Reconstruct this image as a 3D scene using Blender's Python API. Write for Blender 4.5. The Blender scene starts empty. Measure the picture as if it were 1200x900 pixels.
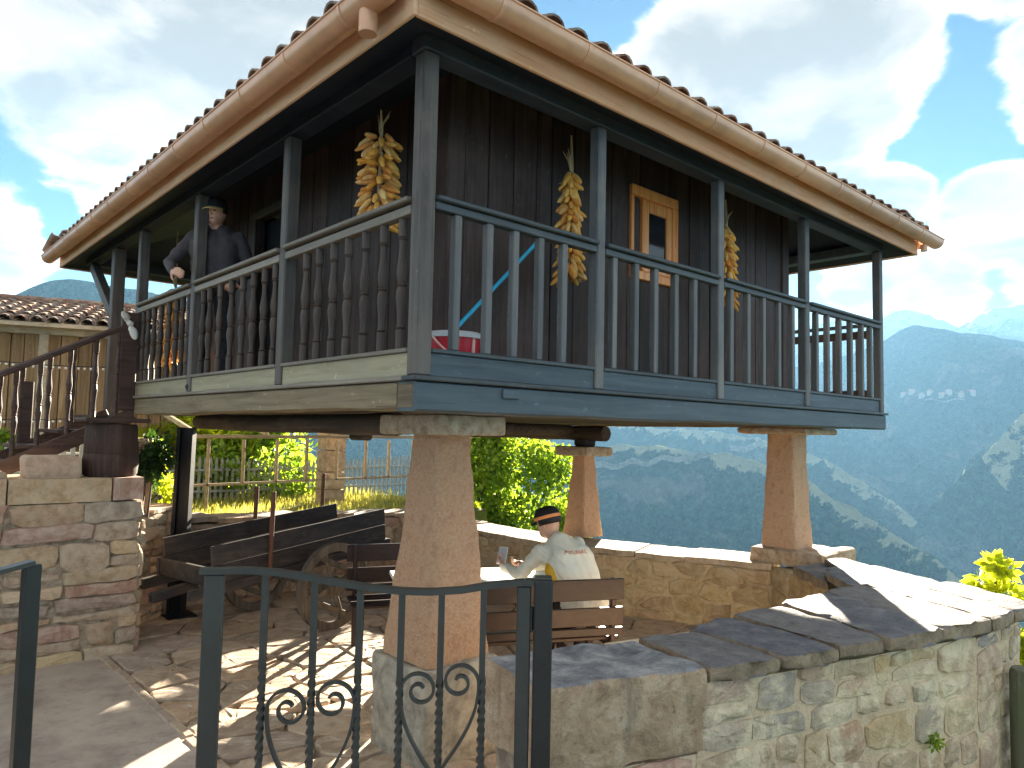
import bpy, bmesh, math, random
import numpy as np
from mathutils import Vector, Matrix
rnd = random.Random(7)
R = math.radians
scene = bpy.context.scene
COL = scene.collection

# ------------------------------------------------------------------ camera
CAM = Vector((-2.046, -2.967, 1.9))
YAW, PITCH, ROLL, FPX = R(47.88), R(3.706), R(1.19), 854.74
fwd = Vector((math.cos(YAW)*math.cos(PITCH), math.sin(YAW)*math.cos(PITCH), math.sin(PITCH)))
r0 = Vector((math.sin(YAW), -math.cos(YAW), 0)); u0 = r0.cross(fwd)
rt = r0*math.cos(ROLL)+u0*math.sin(ROLL); up = -r0*math.sin(ROLL)+u0*math.cos(ROLL)
cd = bpy.data.cameras.new('camera'); cam = bpy.data.objects.new('camera', cd); COL.objects.link(cam)
cd.sensor_width = 36; cd.lens = FPX/1200*36; cd.clip_start = .05; cd.clip_end = 20000
mw = Matrix((( rt.x, up.x, -fwd.x, CAM.x), (rt.y, up.y, -fwd.y, CAM.y), (rt.z, up.z, -fwd.z, CAM.z), (0, 0, 0, 1)))
cam.matrix_world = mw
scene.camera = cam

# ------------------------------------------------------------------ light, exposure
SUN_AZ, SUN_EL = R(36.5), R(14.2)          # azimuth measured from +X towards +Y
scene.view_settings.view_transform = 'Standard'
scene.view_settings.look = 'None'
scene.view_settings.exposure = 3.52
scene.view_settings.gamma = 1
sd = bpy.data.lights.new('sun', 'SUN'); sd.energy = 5.0; sd.angle = R(.5); sd.color = (1, .87, .68)
sun = bpy.data.objects.new('sun', sd); COL.objects.link(sun)
sv = Vector((math.cos(SUN_AZ)*math.cos(SUN_EL), math.sin(SUN_AZ)*math.cos(SUN_EL), math.sin(SUN_EL)))
sun.rotation_euler = (-sv).to_track_quat('-Z', 'Y').to_euler()
sun.location = (0, 0, 60)

# ------------------------------------------------------------------ node helper
class NT:
    def __init__(s, tree): s.t = tree; s.n = tree.nodes; s.l = tree.links
    def __call__(s, typ, _out=0, **kw):
        nd = s.n.new(typ)
        for k, v in kw.items():
            if k.startswith('i_'):
                key = k[2:]
                key = int(key) if key.isdigit() else key.replace('_', ' ')
                s.put(nd.inputs[key], v)
            else: setattr(nd, k, v)
        return nd
    def put(s, sock, v):
        if isinstance(v, bpy.types.NodeSocket): s.l.new(v, sock)
        elif isinstance(v, bpy.types.Node): s.l.new(v.outputs[0], sock)
        else: sock.default_value = v
    def math(s, op, a, b=0, c=None, clamp=False):
        nd = s('ShaderNodeMath', operation=op, use_clamp=clamp); s.put(nd.inputs[0], a); s.put(nd.inputs[1], b)
        if c is not None: s.put(nd.inputs[2], c)
        return nd.outputs[0]
    def vmath(s, op, a, b=(0, 0, 0), out=0):
        nd = s('ShaderNodeVectorMath', operation=op); s.put(nd.inputs[0], a); s.put(nd.inputs[1], b)
        return nd.outputs[out]
    def ramp(s, fac, stops, interp='LINEAR'):
        nd = s('ShaderNodeValToRGB'); cr = nd.color_ramp; cr.interpolation = interp
        while len(cr.elements) < len(stops): cr.elements.new(.5)
        for e, (p, c) in zip(cr.elements, stops): e.position = p; e.color = (*c, 1)
        s.put(nd.inputs[0], fac); return nd.outputs[0]
    def mix(s, fac, a, b, blend='MIX'):
        nd = s('ShaderNodeMix', data_type='RGBA', blend_type=blend)
        s.put(nd.inputs[0], fac)
        for i, v in ((6, a), (7, b)):
            if isinstance(v, (tuple, list)) and len(v) == 3: v = (*v, 1)
            s.put(nd.inputs[i], v)
        return nd.outputs[2]
    def smooth(s, v, lo, hi, a=0., b=1.):
        nd = s('ShaderNodeMapRange', interpolation_type='SMOOTHSTEP')
        s.put(nd.inputs[0], v); nd.inputs[1].default_value = lo; nd.inputs[2].default_value = hi
        nd.inputs[3].default_value = a; nd.inputs[4].default_value = b
        return nd.outputs[0]
    def noise(s, vec, scale, detail=6, rough=.6, dist=0, out=0):
        nd = s('ShaderNodeTexNoise'); s.put(nd.inputs['Vector'], vec)
        nd.inputs['Scale'].default_value = scale; nd.inputs['Detail'].default_value = detail
        nd.inputs['Roughness'].default_value = rough; nd.inputs['Distortion'].default_value = dist
        return nd.outputs[out]

# ------------------------------------------------------------------ sky
w = bpy.data.worlds.new('World'); scene.world = w; w.use_nodes = True
w.node_tree.nodes.clear(); T = NT(w.node_tree)
sky = T('ShaderNodeTexSky', sky_type='NISHITA', sun_disc=False, sun_elevation=SUN_EL, sun_rotation=R(90)-SUN_AZ,
        altitude=600, air_density=1.0, dust_density=.6, ozone_density=2.0)
gen = T('ShaderNodeTexCoord').outputs['Generated']
dirv = T.vmath('NORMALIZE', gen)
sep = T('ShaderNodeSeparateXYZ', i_0=dirv)
zz = T.math('ADD', T.math('MAXIMUM', sep.outputs[2], 0.0), .22)
proj = T('ShaderNodeCombineXYZ', i_0=T.math('DIVIDE', sep.outputs[0], zz), i_1=T.math('DIVIDE', sep.outputs[1], zz), i_2=0.0)
n1 = T.noise(proj, 2.9, 11, .60, .25)
nbig = T.noise(proj, .75, 3, .5)
# the cloud banks of the day: (azimuth, elevation, radius, weight) in degrees
BANKS = [(71, 27, 11.5, 1), (83, 28, 8.5, 1), (79, 22, 6, .9), (64, 24, 8, .8), (76, 33, 9, .9), (85, 10, 5, .75), (76.5, 14.5, 3, .6),
         (29, 26, 9, 1), (23, 25.5, 6, 1), (37, 24.5, 4.5, .8), (12.5, 31, 5, .9), (33, 20, 9, 1), (13.8, 14.4, 3.9, 1), (19.9, 16.7, 2.6, .8), (25.5, 19, 5, .9),
         (10.5, 12, 4.5, .9), (17, 10.3, 3.2, .8), (22, 11.5, 3, .7), (8, 22, 6, .8), (4, 12, 8, .8), (98, 25, 12, .8), (110, 15, 10, .7), (-10, 20, 14, .8)]
cov = None
for az, el, rad, wt in BANKS:
    c = (math.cos(R(az))*math.cos(R(el)), math.sin(R(az))*math.cos(R(el)), math.sin(R(el)))
    d = T.vmath('DOT_PRODUCT', dirv, c, out=1)
    m = T.smooth(d, math.cos(R(rad*1.25)), math.cos(R(rad*.35)), 0, wt)
    cov = m if cov is None else T.math('MAXIMUM', cov, m)
base = T.math('ADD', T.math('MULTIPLY', T.smooth(nbig, .10, .40), .66), 0.0)
north = T.vmath('DOT_PRODUCT', dirv, (math.cos(R(48)), math.sin(R(48)), .3), out=1)
elsewhere = T.smooth(north, .75, .45)  # unseen sky outside the view, kept bright with thin cloud to fill the shade
cov = T.math('MAXIMUM', cov, T.math('MULTIPLY', base, elsewhere))
dens = T.math('ADD', T.math('MULTIPLY', cov, .56), T.math('MULTIPLY', n1, 1.15))
n3 = T.noise(T.vmath('ADD', proj, (7.3, 2.9, 0)), 5.5, 9, .62, .2)
mask = T.smooth(dens, .73, .93)
thick = T.smooth(T.math('ADD', dens, T.math('MULTIPLY', T.math('SUBTRACT', n3, .5), .38)), .80, 1.08)
n2 = T.noise(T.vmath('ADD', proj, (3.1, 1.7, 0)), 3.0, 9, .58, .3)
shade = T.math('ADD', T.math('MULTIPLY', thick, .55), T.math('MULTIPLY', T.smooth(n2, .36, .64), .62), clamp=True)
ccol = T.ramp(shade, [(0, (4.4, 3.75, 3.1)), (.25, (2.85, 2.42, 2.0)), (.52, (1.35, 1.14, .95)), (1, (.74, .63, .53))])
blue = T.mix(1.0, sky.outputs[0], (.066, .112, .150), 'MULTIPLY')
skyc = T.mix(mask, blue, ccol)
bg = T('ShaderNodeBackground', i_Color=skyc, i_Strength=.061)
T('ShaderNodeOutputWorld', i_Surface=bg)

# ------------------------------------------------------------------ mesh builder
WL = {}
def wl(o): return WL[o.name] if o else Vector((0, 0, 0))
def props(o, label=None, cat=None, group=None, kind=None):
    if label: o['label'] = label
    if cat: o['category'] = cat
    if group: o['group'] = group
    if kind: o['kind'] = kind
    return o
def empty(name, loc, label=None, cat=None, group=None, kind=None, parent=None):
    o = bpy.data.objects.new(name, None); COL.objects.link(o); o.empty_display_size = .1
    loc = Vector(loc); o.location = loc - wl(parent); o.parent = parent; WL[o.name] = loc
    return props(o, label, cat, group, kind)
def put(me, name, loc, parent=None):
    """another object on a mesh that exists already"""
    o = bpy.data.objects.new(name, me); COL.objects.link(o); loc = Vector(loc)
    o.parent = parent; o.location = loc - wl(parent); WL[o.name] = loc
    return o
class G:
    def __init__(s): s.v = []; s.f = []; s.m = []; s.cur = 0
    def add(s, vs, fs):
        b = len(s.v); s.v.extend([tuple(v) for v in vs]); s.f.extend([tuple(b+i for i in f) for f in fs]); s.m.extend([s.cur]*len(fs)); return s
    def box(s, c, size, rot=None, ch=.006):
        hx, hy, hz = [x/2 for x in size]; ch = min(ch, hx*.45, hy*.45, hz*.45)
        vs = []; idx = {}
        for sx in (-1, 1):
            for sy in (-1, 1):
                for sz in (-1, 1):
                    idx[sx, sy, sz] = len(vs)
                    vs += [(sx*(hx-ch), sy*(hy-ch), sz*hz), (sx*(hx-ch), sy*hy, sz*(hz-ch)), (sx*hx, sy*(hy-ch), sz*(hz-ch))]
        fs = []
        for q in (-1, 1):
            fs.append([idx[a, b, q]+0 for a, b in ((-1, -1), (1, -1), (1, 1), (-1, 1))])
            fs.append([idx[a, q, b]+1 for a, b in ((-1, -1), (1, -1), (1, 1), (-1, 1))])
            fs.append([idx[q, a, b]+2 for a, b in ((-1, -1), (1, -1), (1, 1), (-1, 1))])
        for a in (-1, 1):
            for b in (-1, 1):
                fs.append([idx[-1, a, b]+0, idx[1, a, b]+0, idx[1, a, b]+1, idx[-1, a, b]+1])
                fs.append([idx[a, -1, b]+0, idx[a, 1, b]+0, idx[a, 1, b]+2, idx[a, -1, b]+2])
                fs.append([idx[a, b, -1]+1, idx[a, b, 1]+1, idx[a, b, 1]+2, idx[a, b, -1]+2])
        for k in idx.values(): fs.append([k, k+1, k+2])
        M = rot if rot is not None else Matrix.Identity(3); c = Vector(c)
        return s.add([M @ Vector(v) + c for v in vs], fs)
    def box2(s, a, b, ch=.006):
        a = Vector(a); b = Vector(b); return s.box((a+b)/2, [abs(x) for x in (b-a)], None, ch)
    def bar(s, a, b, wd, ht, upv=(0, 0, 1), ch=.005, ext=0):
        """straight bar from a to b, wd across, ht along upv"""
        a = Vector(a); b = Vector(b); x = (b-a).normalized(); u = Vector(upv); y = u.cross(x)
        if y.length < 1e-4: y = Vector((0, 1, 0)).cross(x)
        y.normalize(); z = x.cross(y)
        M = Matrix((x, y, z)).transposed()
        return s.box((a+b)/2, ((b-a).length+2*ext, wd, ht), M, ch)
    def tube(s, pts, rad, n=8, cap=True, ell=None, upv=None):
        pts = [Vector(p) for p in pts]; k = len(pts)
        if not isinstance(rad, (list, tuple)): rad = [rad]*k
        vs = []; ref = None
        for i, p in enumerate(pts):
            t = (pts[min(i+1, k-1)]-pts[max(i-1, 0)]).normalized()
            if ref is None:
                ref = Vector(upv) if upv else (Vector((0, 0, 1)) if abs(t.z) < .9 else Vector((1, 0, 0)))
            a = ref - t*ref.dot(t); a.normalize(); ref = a; b = t.cross(a)
            e1, e2 = ell if ell else (1, 1)
            for j in range(n):
                th = 2*math.pi*j/n; vs.append(p + a*(rad[i]*e1*math.cos(th)) + b*(rad[i]*e2*math.sin(th)))
        fs = [(i*n+j, i*n+(j+1) % n, (i+1)*n+(j+1) % n, (i+1)*n+j) for i in range(k-1) for j in range(n)]
        if cap: fs += [tuple(range(n))[::-1], tuple(range((k-1)*n, k*n))]
        return s.add(vs, fs)
    def lathe(s, prof, n=12, c=(0, 0, 0), M=None, sy=1):
        vs = []; c = Vector(c)
        for r_, z in prof:
            for j in range(n):
                th = 2*math.pi*j/n; v = Vector((r_*math.cos(th), r_*sy*math.sin(th), z))
                vs.append((M @ v if M else v)+c)
        k = len(prof)
        fs = [(i*n+j, i*n+(j+1) % n, (i+1)*n+(j+1) % n, (i+1)*n+j) for i in range(k-1) for j in range(n)]
        fs += [tuple(range(n))[::-1], tuple(range((k-1)*n, k*n))]
        return s.add(vs, fs)
    def prism(s, poly, z0, z1, f=None):
        n = len(poly); f = f or (lambda x, y, z: (x, y, z))
        vs = [f(x, y, z0) for x, y in poly]+[f(x, y, z1) for x, y in poly]
        fs = [tuple(range(n))[::-1], tuple(range(n, 2*n))]+[(i, (i+1) % n, n+(i+1) % n, n+i) for i in range(n)]
        return s.add(vs, fs)
    def mesh(s, name, mats, smooth=None, recalc=True, origin=None):
        va = np.array(s.v, dtype=float)
        c = (va.min(0)+va.max(0))/2 if origin is None else np.array(origin, dtype=float)
        me = bpy.data.meshes.new(name); me.from_pydata((va-c).tolist(), [], s.f)
        for m in (mats if isinstance(mats, (list, tuple)) else [mats]): me.materials.append(m)
        if any(s.m): me.polygons.foreach_set('material_index', s.m)
        if recalc:
            bm = bmesh.new(); bm.from_mesh(me); bmesh.ops.recalc_face_normals(bm, faces=bm.faces); bm.to_mesh(me); bm.free()
        if smooth is not None:
            me.polygons.foreach_set('use_smooth', [True]*len(me.polygons))
            if smooth < 180: me.set_sharp_from_angle(angle=R(smooth))
        return me, Vector(c)
    def obj(s, name, mats, parent=None, smooth=None, recalc=True, origin=None, **pk):
        me, c = s.mesh(name, mats, smooth, recalc, origin)
        return props(put(me, name, c, parent), **pk)

# numpy value noise (fractal), used to shape terrain and stone
def vnoise(x, y, seed=0):
    x = np.asarray(x, float); y = np.asarray(y, float)
    xi = np.floor(x).astype(np.int64); yi = np.floor(y).astype(np.int64); xf = x-xi; yf = y-yi
    def h(a, b):
        n = (a*374761393 + b*668265263 + seed*144665) & 0x7fffffff
        n = ((n ^ (n >> 13))*1274126177) & 0x7fffffff
        return ((n ^ (n >> 16)) & 0xffff)/65535.
    u = xf*xf*(3-2*xf); v = yf*yf*(3-2*yf)
    return (h(xi, yi)*(1-u)+h(xi+1, yi)*u)*(1-v)+(h(xi, yi+1)*(1-u)+h(xi+1, yi+1)*u)*v
def fbm(x, y, o=5, seed=0, ridged=False):
    t = 0; a = .5; s_ = 1
    for i in range(o):
        n = vnoise(np.asarray(x)*s_+i*17.3, np.asarray(y)*s_-i*9.1, seed+i)
        t = t + a*((1-abs(2*n-1)) if ridged else n); a *= .5; s_ *= 2.03
    return t

# Voronoi cells clipped to a convex outline
def voronoi(pts, outline, sx=1., near=22):
    P = np.array(pts, float)*np.array([1/sx, 1]); out = []
    for i, p in enumerate(P):
        poly = [np.array([q[0]/sx, q[1]]) for q in outline]
        d = ((P-p)**2).sum(1); order = np.argsort(d)[1:near]
        for j in order:
            q = P[j]; mid = (p+q)/2; nn = q-p; new = []
            for a, b in zip(poly, poly[1:]+poly[:1]):
                da = (a-mid)@nn; db = (b-mid)@nn
                if da <= 0: new.append(a)
                if da*db < 0: new.append(a+(b-a)*(da/(da-db)))
            poly = new
            if len(poly) < 3: break
        if len(poly) >= 3: out.append([(q[0]*sx, q[1]) for q in poly])
    return out
def shrink(poly, gap, rg, jit=.0, cut=.22):
    """pull a cell in by the joint, cut its corners, roughen it"""
    P = np.array(poly); c = P.mean(0); n = len(P); res = []
    for i in range(n):
        a, b, d = P[i-1], P[i], P[(i+1) % n]
        for t in (cut, ):
            res.append(b+(a-b)*t); res.append(b+(d-b)*t)
    out = []
    for q in res:
        v = q-c; L = np.hypot(*v)
        if L < 1e-6: continue
        q = c + v*max(.3, (L-gap)/L)
        out.append(q + np.array([rg.uniform(-jit, jit), rg.uniform(-jit, jit)]))
    keep = [out[0]]
    for q in out[1:]:
        if np.hypot(*(q-keep[-1])) > .008: keep.append(q)
    full = []
    for a, b in zip(keep, keep[1:]+keep[:1]):
        full.append(a); L = np.hypot(*(b-a))
        if L > .075:
            k = 2 if L < .2 else 3
            for i in range(1, k): full.append(a+(b-a)*(i/k)+np.array([rg.uniform(-1, 1), rg.uniform(-1, 1)])*jit*.9)
    return full
def courses(wd, ht, cw, chh, rg, jit=.019):
    """coursed rubble: rough rectangles in uneven courses, some split in two"""
    out = []; z = 0.
    while z < ht-.02:
        h = chh*rg.uniform(.7, 1.35)
        if ht-z-h < chh*.5: h = ht-z
        x = 0.
        while x < wd-.01:
            w_ = cw*rg.uniform(.55, 1.6)
            if wd-x-w_ < cw*.4: w_ = wd-x
            parts = [(x, z, w_, h)]
            if h > chh*.9 and rg.random() < .45: f = rg.uniform(.35, .65); parts = [(x, z, w_, h*f), (x, z+h*f, w_, h*(1-f))]
            for a, b, c_, d in parts:
                j = lambda: rg.uniform(-jit, jit)
                out.append([(a+j(), b+j()), (a+c_+j(), b+j()), (a+c_+j(), b+d+j()), (a+j(), b+d+j())])
            x += w_
        z += h
    return out
def stone(g, poly, F, back, proud, rg, inset=.014, dome=.006, tilt=.008):
    """one stone: F maps (u, v, out) to the place"""
    P = np.array(poly); c = P.mean(0); n = len(P)
    tx, ty = rg.uniform(-tilt, tilt), rg.uniform(-tilt, tilt)
    rad = max(np.hypot(*(P-c).T).max(), .02)
    rings = []
    for k, (sc, h) in enumerate(((0, -back), (0, proud*.45), (inset, proud), (rad*.5, proud+dome))):
        ring = []
        for q in P:
            v = q-c; L = max(np.hypot(*v), 1e-5); q2 = c+v*max(.12, (L-sc)/L)
            t = ((q2-c)[0]*tx+(q2-c)[1]*ty)/rad if k > 1 else 0
            ring.append(F(q2[0], q2[1], h+t+(rg.uniform(-.005, .005) if k > 1 else 0)))
        rings.append(ring)
    vs = [p for r_ in rings for p in r_]; m = len(rings)
    fs = [(i*n+j, i*n+(j+1) % n, (i+1)*n+(j+1) % n, (i+1)*n+j) for i in range(m-1) for j in range(n)]
    fs.append(tuple(range((m-1)*n, m*n)))
    g.add(vs, fs); return g
def cells(wd, ht, cw, chh, rg, course=True, jit=.32):
    """rubble courses: cell seeds over a wd x ht face"""
    pts = []; nr = max(1, round(ht/chh)); z = 0
    for r_ in range(nr):
        x = -cw*rg.random()
        while x < wd+cw*.5:
            step = cw*rg.uniform(.55, 1.5)
            px = x+step/2
            if -.02 < px < wd+.02:
                pts.append((px, (r_+.5)*ht/nr + rg.uniform(-jit, jit)*ht/nr))
            x += step
    return pts
# ------------------------------------------------------------------ materials
def newmat(name):
    m = bpy.data.materials.new(name); m.use_nodes = True; m.node_tree.nodes.clear(); return m, NT(m.node_tree)
def objvec(T, scale=(1, 1, 1), rnd_amt=37.):
    tc = T('ShaderNodeTexCoord').outputs['Object']
    oi = T('ShaderNodeObjectInfo').outputs['Random']
    off = T('ShaderNodeCombineXYZ', i_0=T.math('MULTIPLY', oi, rnd_amt), i_1=T.math('MULTIPLY', oi, rnd_amt*1.7), i_2=T.math('MULTIPLY', oi, rnd_amt*.6))
    return T.vmath('ADD', T.vmath('MULTIPLY', tc, scale), off), oi
def finish(T, col, rough=.7, bump=None, dist=.01, strength=.6, metal=0., spec=.4, normal=None, **kw):
    p = T('ShaderNodeBsdfPrincipled', i_Base_Color=col, i_Roughness=rough, i_Metallic=metal)
    p.inputs['Specular IOR Level'].default_value = spec
    if bump is not None:
        b = T('ShaderNodeBump', i_Strength=strength, i_Distance=dist, i_Height=bump); T.put(p.inputs['Normal'], b)
    T('ShaderNodeOutputMaterial', i_Surface=p); return p
GRAIN = {'X': (1.2, 22, 22), 'Y': (22, 1.2, 22), 'Z': (22, 22, 1.2)}
def wood(name, dark, mid, light, axis='Z', rough=.65, bump=.5, wear=None, spec=.35, var=.35):
    m, T = newmat(name); vec, oi = objvec(T, GRAIN[axis])
    g = T.noise(vec, 1.0, 7, .62, .6); fine = T.noise(vec, 4.2, 4, .6)
    col = T.ramp(g, [(.28, dark), (.5, mid), (.74, light)])
    tc = T('ShaderNodeTexCoord').outputs['Object']
    blot = T.noise(T.vmath('ADD', tc, (3, 1, 7)), 2.2, 5, .6)
    col = T.mix(T.smooth(blot, .45, .72, 0, .55), col, wear if wear else tuple(min(1, c*1.7+.01) for c in mid))
    gs = GRAIN[axis]; crack = T.noise(T.vmath('ADD', T.vmath('MULTIPLY', tc, tuple(x*2.4 if x > 2 else x*.9 for x in gs)), (5, 2, 8)), 1.0, 5, .7)
    col = T.mix(T.smooth(crack, .60, .70, 0, .7), col, tuple(x*.35 for x in dark))
    chip = T.noise(T.vmath('MULTIPLY', tc, tuple(9 if x > 2 else 4 for x in gs)), 2.6, 7, .72)
    col = T.mix(T.smooth(chip, .60, .68, 0, .5), col, tuple(min(1, x*1.5+.03) for x in light))
    br = T.math('ADD', 1-var/2, T.math('MULTIPLY', oi, var))
    col = T.mix(1.0, col, T('ShaderNodeCombineColor', i_0=br, i_1=br, i_2=br).outputs[0], 'MULTIPLY')
    h = T.math('ADD', T.math('MULTIPLY', g, .7), T.math('MULTIPLY', fine, .3))
    finish(T, col, T.math('ADD', rough-.12, T.math('MULTIPLY', blot, .24)), h, .006, bump, spec=spec); return m
def rock(name, cols, rough=.9, scale=9., bump=.8, dist=.012, stain=(.05, .05, .045), lichen=None, stain_amt=.5, perobj=True, mott=1.):
    m, T = newmat(name); vec, oi = objvec(T, (1, 1, 1), 53. if perobj else 0.)
    col = T.ramp(oi, [((i+.5)/len(cols), c) for i, c in enumerate(cols)], 'CONSTANT' if False else 'LINEAR') if perobj else None
    n = T.noise(vec, scale, 9, .68, .3); nl = T.noise(vec, scale*.28, 5, .55); nf = T.noise(vec, scale*6, 4, .6)
    if col is None: col = T.ramp(nl, [(.3+.4*i/max(1, len(cols)-1), c) for i, c in enumerate(cols)])
    col = T.mix(T.smooth(n, .42, .66, 0, .75*mott), col, T.mix(.6, col, (.64, .58, .46)))
    col = T.mix(T.smooth(n, .50, .34, 0, .6*mott), col, T.mix(.6, col, (.05, .04, .03)))
    col = T.mix(T.smooth(nl, .5, .8, 0, stain_amt), col, stain)
    col = T.mix(T.smooth(nf, .55, .8, 0, .35), col, (.08, .07, .06))
    if lichen: col = T.mix(T.smooth(T.noise(T.vmath('ADD', vec, (9, 4, 2)), scale*.8, 6, .7), .56, .68, 0, .75), col, lichen)
    h = T.math('ADD', T.math('MULTIPLY', n, .75), T.math('MULTIPLY', nf, .25))
    finish(T, col, rough, h, dist, bump, spec=.25); return m
def plain(name, col, rough=.6, metal=0., nscale=14., amt=.18, bump=.15, spec=.4, coat=0.):
    m, T = newmat(name); vec, oi = objvec(T)
    n = T.noise(vec, nscale, 6, .6); nl = T.noise(vec, nscale*.2, 4, .6)
    c = T.mix(T.smooth(n, .35, .7, 0, amt), col, tuple(x*.55 for x in col))
    c = T.mix(T.smooth(nl, .45, .75, 0, amt*1.2), c, tuple(min(1, x*1.35+.015) for x in col))
    p = finish(T, c, T.math('ADD', rough-.08, T.math('MULTIPLY', nl, .16)), n, .003, bump, metal, spec)
    if coat: p.inputs['Coat Weight'].default_value = coat
    return m

m_plank = wood('dark_stained_plank', (0.0194, 0.0119, 0.0107), (0.0442, 0.0261, 0.0225), (0.0824, 0.051, 0.0427), 'Z', .6, .5, (0.103, 0.0617, 0.0499), var=.6)
m_soffit = wood('shadow_navy_soffit', (.006, .010, .022), (.011, .018, .036), (.02, .03, .05), 'X', .7, .4)  # navy of the shadow under the eaves put into the colour
m_blueX = wood('skylit_slate_wood', (0.028, 0.0399, 0.0482), (0.0467, 0.0613, 0.0713), (0.0717, 0.0877, 0.0968), 'X', .5, .25, (0.0938, 0.101, 0.102), .4)  # grey-blue paint with the right face's blue skylight put into the colour
m_blueZ = wood('skylit_slate_upright', (0.0711, 0.0784, 0.0889), (0.111, 0.115, 0.12), (0.158, 0.156, 0.152), 'Z', .55, .25, (0.197, 0.186, 0.169), .4)  # skylight tint of the right face mixed into the grey paint
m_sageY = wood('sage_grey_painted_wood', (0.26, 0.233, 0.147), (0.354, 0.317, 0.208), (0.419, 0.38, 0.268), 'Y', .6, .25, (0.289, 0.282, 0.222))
m_railY = wood('lit_side_pale_rail', (0.143, 0.127, 0.105), (0.199, 0.179, 0.149), (0.257, 0.232, 0.194), 'Y', .6, .3, (0.214, 0.197, 0.165))  # brighter, warmer light on the left face painted into the rail colour
m_postZ = wood('weathered_grey_post', (0.0512, 0.0444, 0.041), (0.084, 0.0755, 0.0682), (0.126, 0.111, 0.0994), 'Z', .55, .3, (0.156, 0.139, 0.123))
m_beamY = wood('weathered_tan_beam', (0.11, 0.0857, 0.0527), (0.187, 0.15, 0.0949), (0.258, 0.214, 0.14), 'Y', .75, .7, (0.168, 0.147, 0.0949))
m_beamX = wood('skylit_slate_beam', (0.0352, 0.0533, 0.0688), (0.0604, 0.0848, 0.105), (0.0903, 0.12, 0.139), 'X', .55, .6, (0.0753, 0.101, 0.117), .4)  # beam colour carries the blue sky light of the right face
m_log = wood('smoked_oak_log', (.022, .017, .013), (.05, .038, .028), (.1, .075, .05), 'Y', .8, .9, (.13, .1, .07))
m_turn = wood('brown_turned_baluster', (0.0372, 0.027, 0.0218), (0.0654, 0.0484, 0.0406), (0.0992, 0.076, 0.0626), 'Z', .55, .2, (0.117, 0.0924, 0.078))
m_stair = wood('red_brown_stair_wood', (.026, .014, .011), (.055, .03, .024), (.095, .055, .042), 'X', .5, .4, (.1, .06, .05))
m_bench = wood('purple_brown_bench_slat', (0.013, 0.00574, 0.00533), (0.0243, 0.0115, 0.0103), (0.0389, 0.0201, 0.0172), 'X', .45, .3, (0.0389, 0.0215, 0.0188))
m_cart = wood('aged_black_cart_board', (0.0143, 0.0123, 0.0137), (0.0321, 0.0263, 0.0263), (0.0715, 0.0525, 0.0442), 'X', .7, .6, (0.0894, 0.0649, 0.0498))
m_wheel = wood('weathered_wheel_wood', (.045, .035, .027), (.1, .08, .06), (.17, .14, .105), 'Z', .8, .7, (.2, .17, .13))
m_stake = wood('red_brown_stake', (.06, .025, .012), (.12, .05, .025), (.19, .085, .045), 'Z', .6, .4)
m_orange = wood('honey_varnished_window', (0.585, 0.168, 0.0413), (0.8, 0.285, 0.0757), (0.8, 0.418, 0.123), 'Z', .35, .15, (0.8, 0.37, 0.11), .5)
m_houseplank = wood('golden_house_plank', (.17, .10, .045), (.33, .205, .1), (.47, .32, .18), 'Z', .8, .6, (.26, .17, .09), var=.6)
m_cream = wood('cream_timber', (.4, .31, .2), (.55, .44, .31), (.66, .56, .42), 'X', .7, .3)
m_frame = wood('bare_pergola_timber', (0.299, 0.207, 0.115), (0.46, 0.345, 0.207), (0.598, 0.471, 0.31), 'X', .75, .4)
m_gpost = wood('mossy_grey_timber_post', (.06, .065, .04), (.12, .125, .085), (.19, .19, .14), 'Z', .9, .9, (.1, .14, .05))
m_stump = wood('dark_oak_stump', (.02, .012, .01), (.045, .026, .02), (.08, .05, .04), 'Z', .75, .9, (.07, .04, .032))

m_copper = plain('copper_coloured_gutter', (.70, .40, .255), .36, .25, 5, .4, .12)
m_fascia = wood('salmon_painted_fascia', (.5, .245, .12), (.62, .325, .17), (.68, .39, .22), 'X', .5, .12, (.62, .42, .28), var=.12)
m_fasciaY = wood('peach_painted_fascia', (.58, .34, .19), (.69, .43, .26), (.74, .5, .33), 'Y', .5, .12, (.68, .52, .38), var=.12)
m_iron = plain('slate_green_gate_iron', (0.0488, 0.0507, 0.0458), .42, .2, 30, .25, .12, .5)
m_irond = plain('dark_gate_post_iron', (0.0244, 0.0253, 0.0236), .4, .2, 30, .25, .12, .5)
m_blackiron = plain('black_column_iron', (.012, .015, .022), .45, .3, 20, .3, .2)
m_tile = rock('terracotta_roof_tile', [(0.245, 0.115, 0.072), (0.302, 0.164, 0.108), (0.202, 0.0984, 0.072), (0.274, 0.197, 0.153), (0.173, 0.0984, 0.0765), (0.23, 0.164, 0.135)], .9, 12, .5, .006, (0.0504, 0.0451, 0.0405), (0.216, 0.23, 0.198))
m_tilefield = rock('terracotta_roof_field', [(0.187, 0.0984, 0.072), (0.274, 0.148, 0.099), (0.324, 0.213, 0.162)], .9, 5, .5, .006, (0.0504, 0.0451, 0.0405), perobj=False)
m_sand = rock('rosy_sandstone', [(0.582, 0.316, 0.177), (0.64, 0.404, 0.253), (0.56, 0.339, 0.206)], .9, 60, 1., .022, (0.385, 0.218, 0.131), (0.582, 0.458, 0.308), .75, mott=.55)
m_sandpale = rock('pale_worn_sandstone', [(.42, .3, .2), (.48, .37, .25), (.38, .29, .2)], .9, 14, .8, .012, (.18, .12, .08), (.46, .43, .34))
m_concrete = rock('stained_concrete_plinth', [(0.363, 0.33, 0.27), (0.297, 0.27, 0.22)], .9, 7, .6, .01, (0.121, 0.105, 0.077), None, .6)
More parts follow.
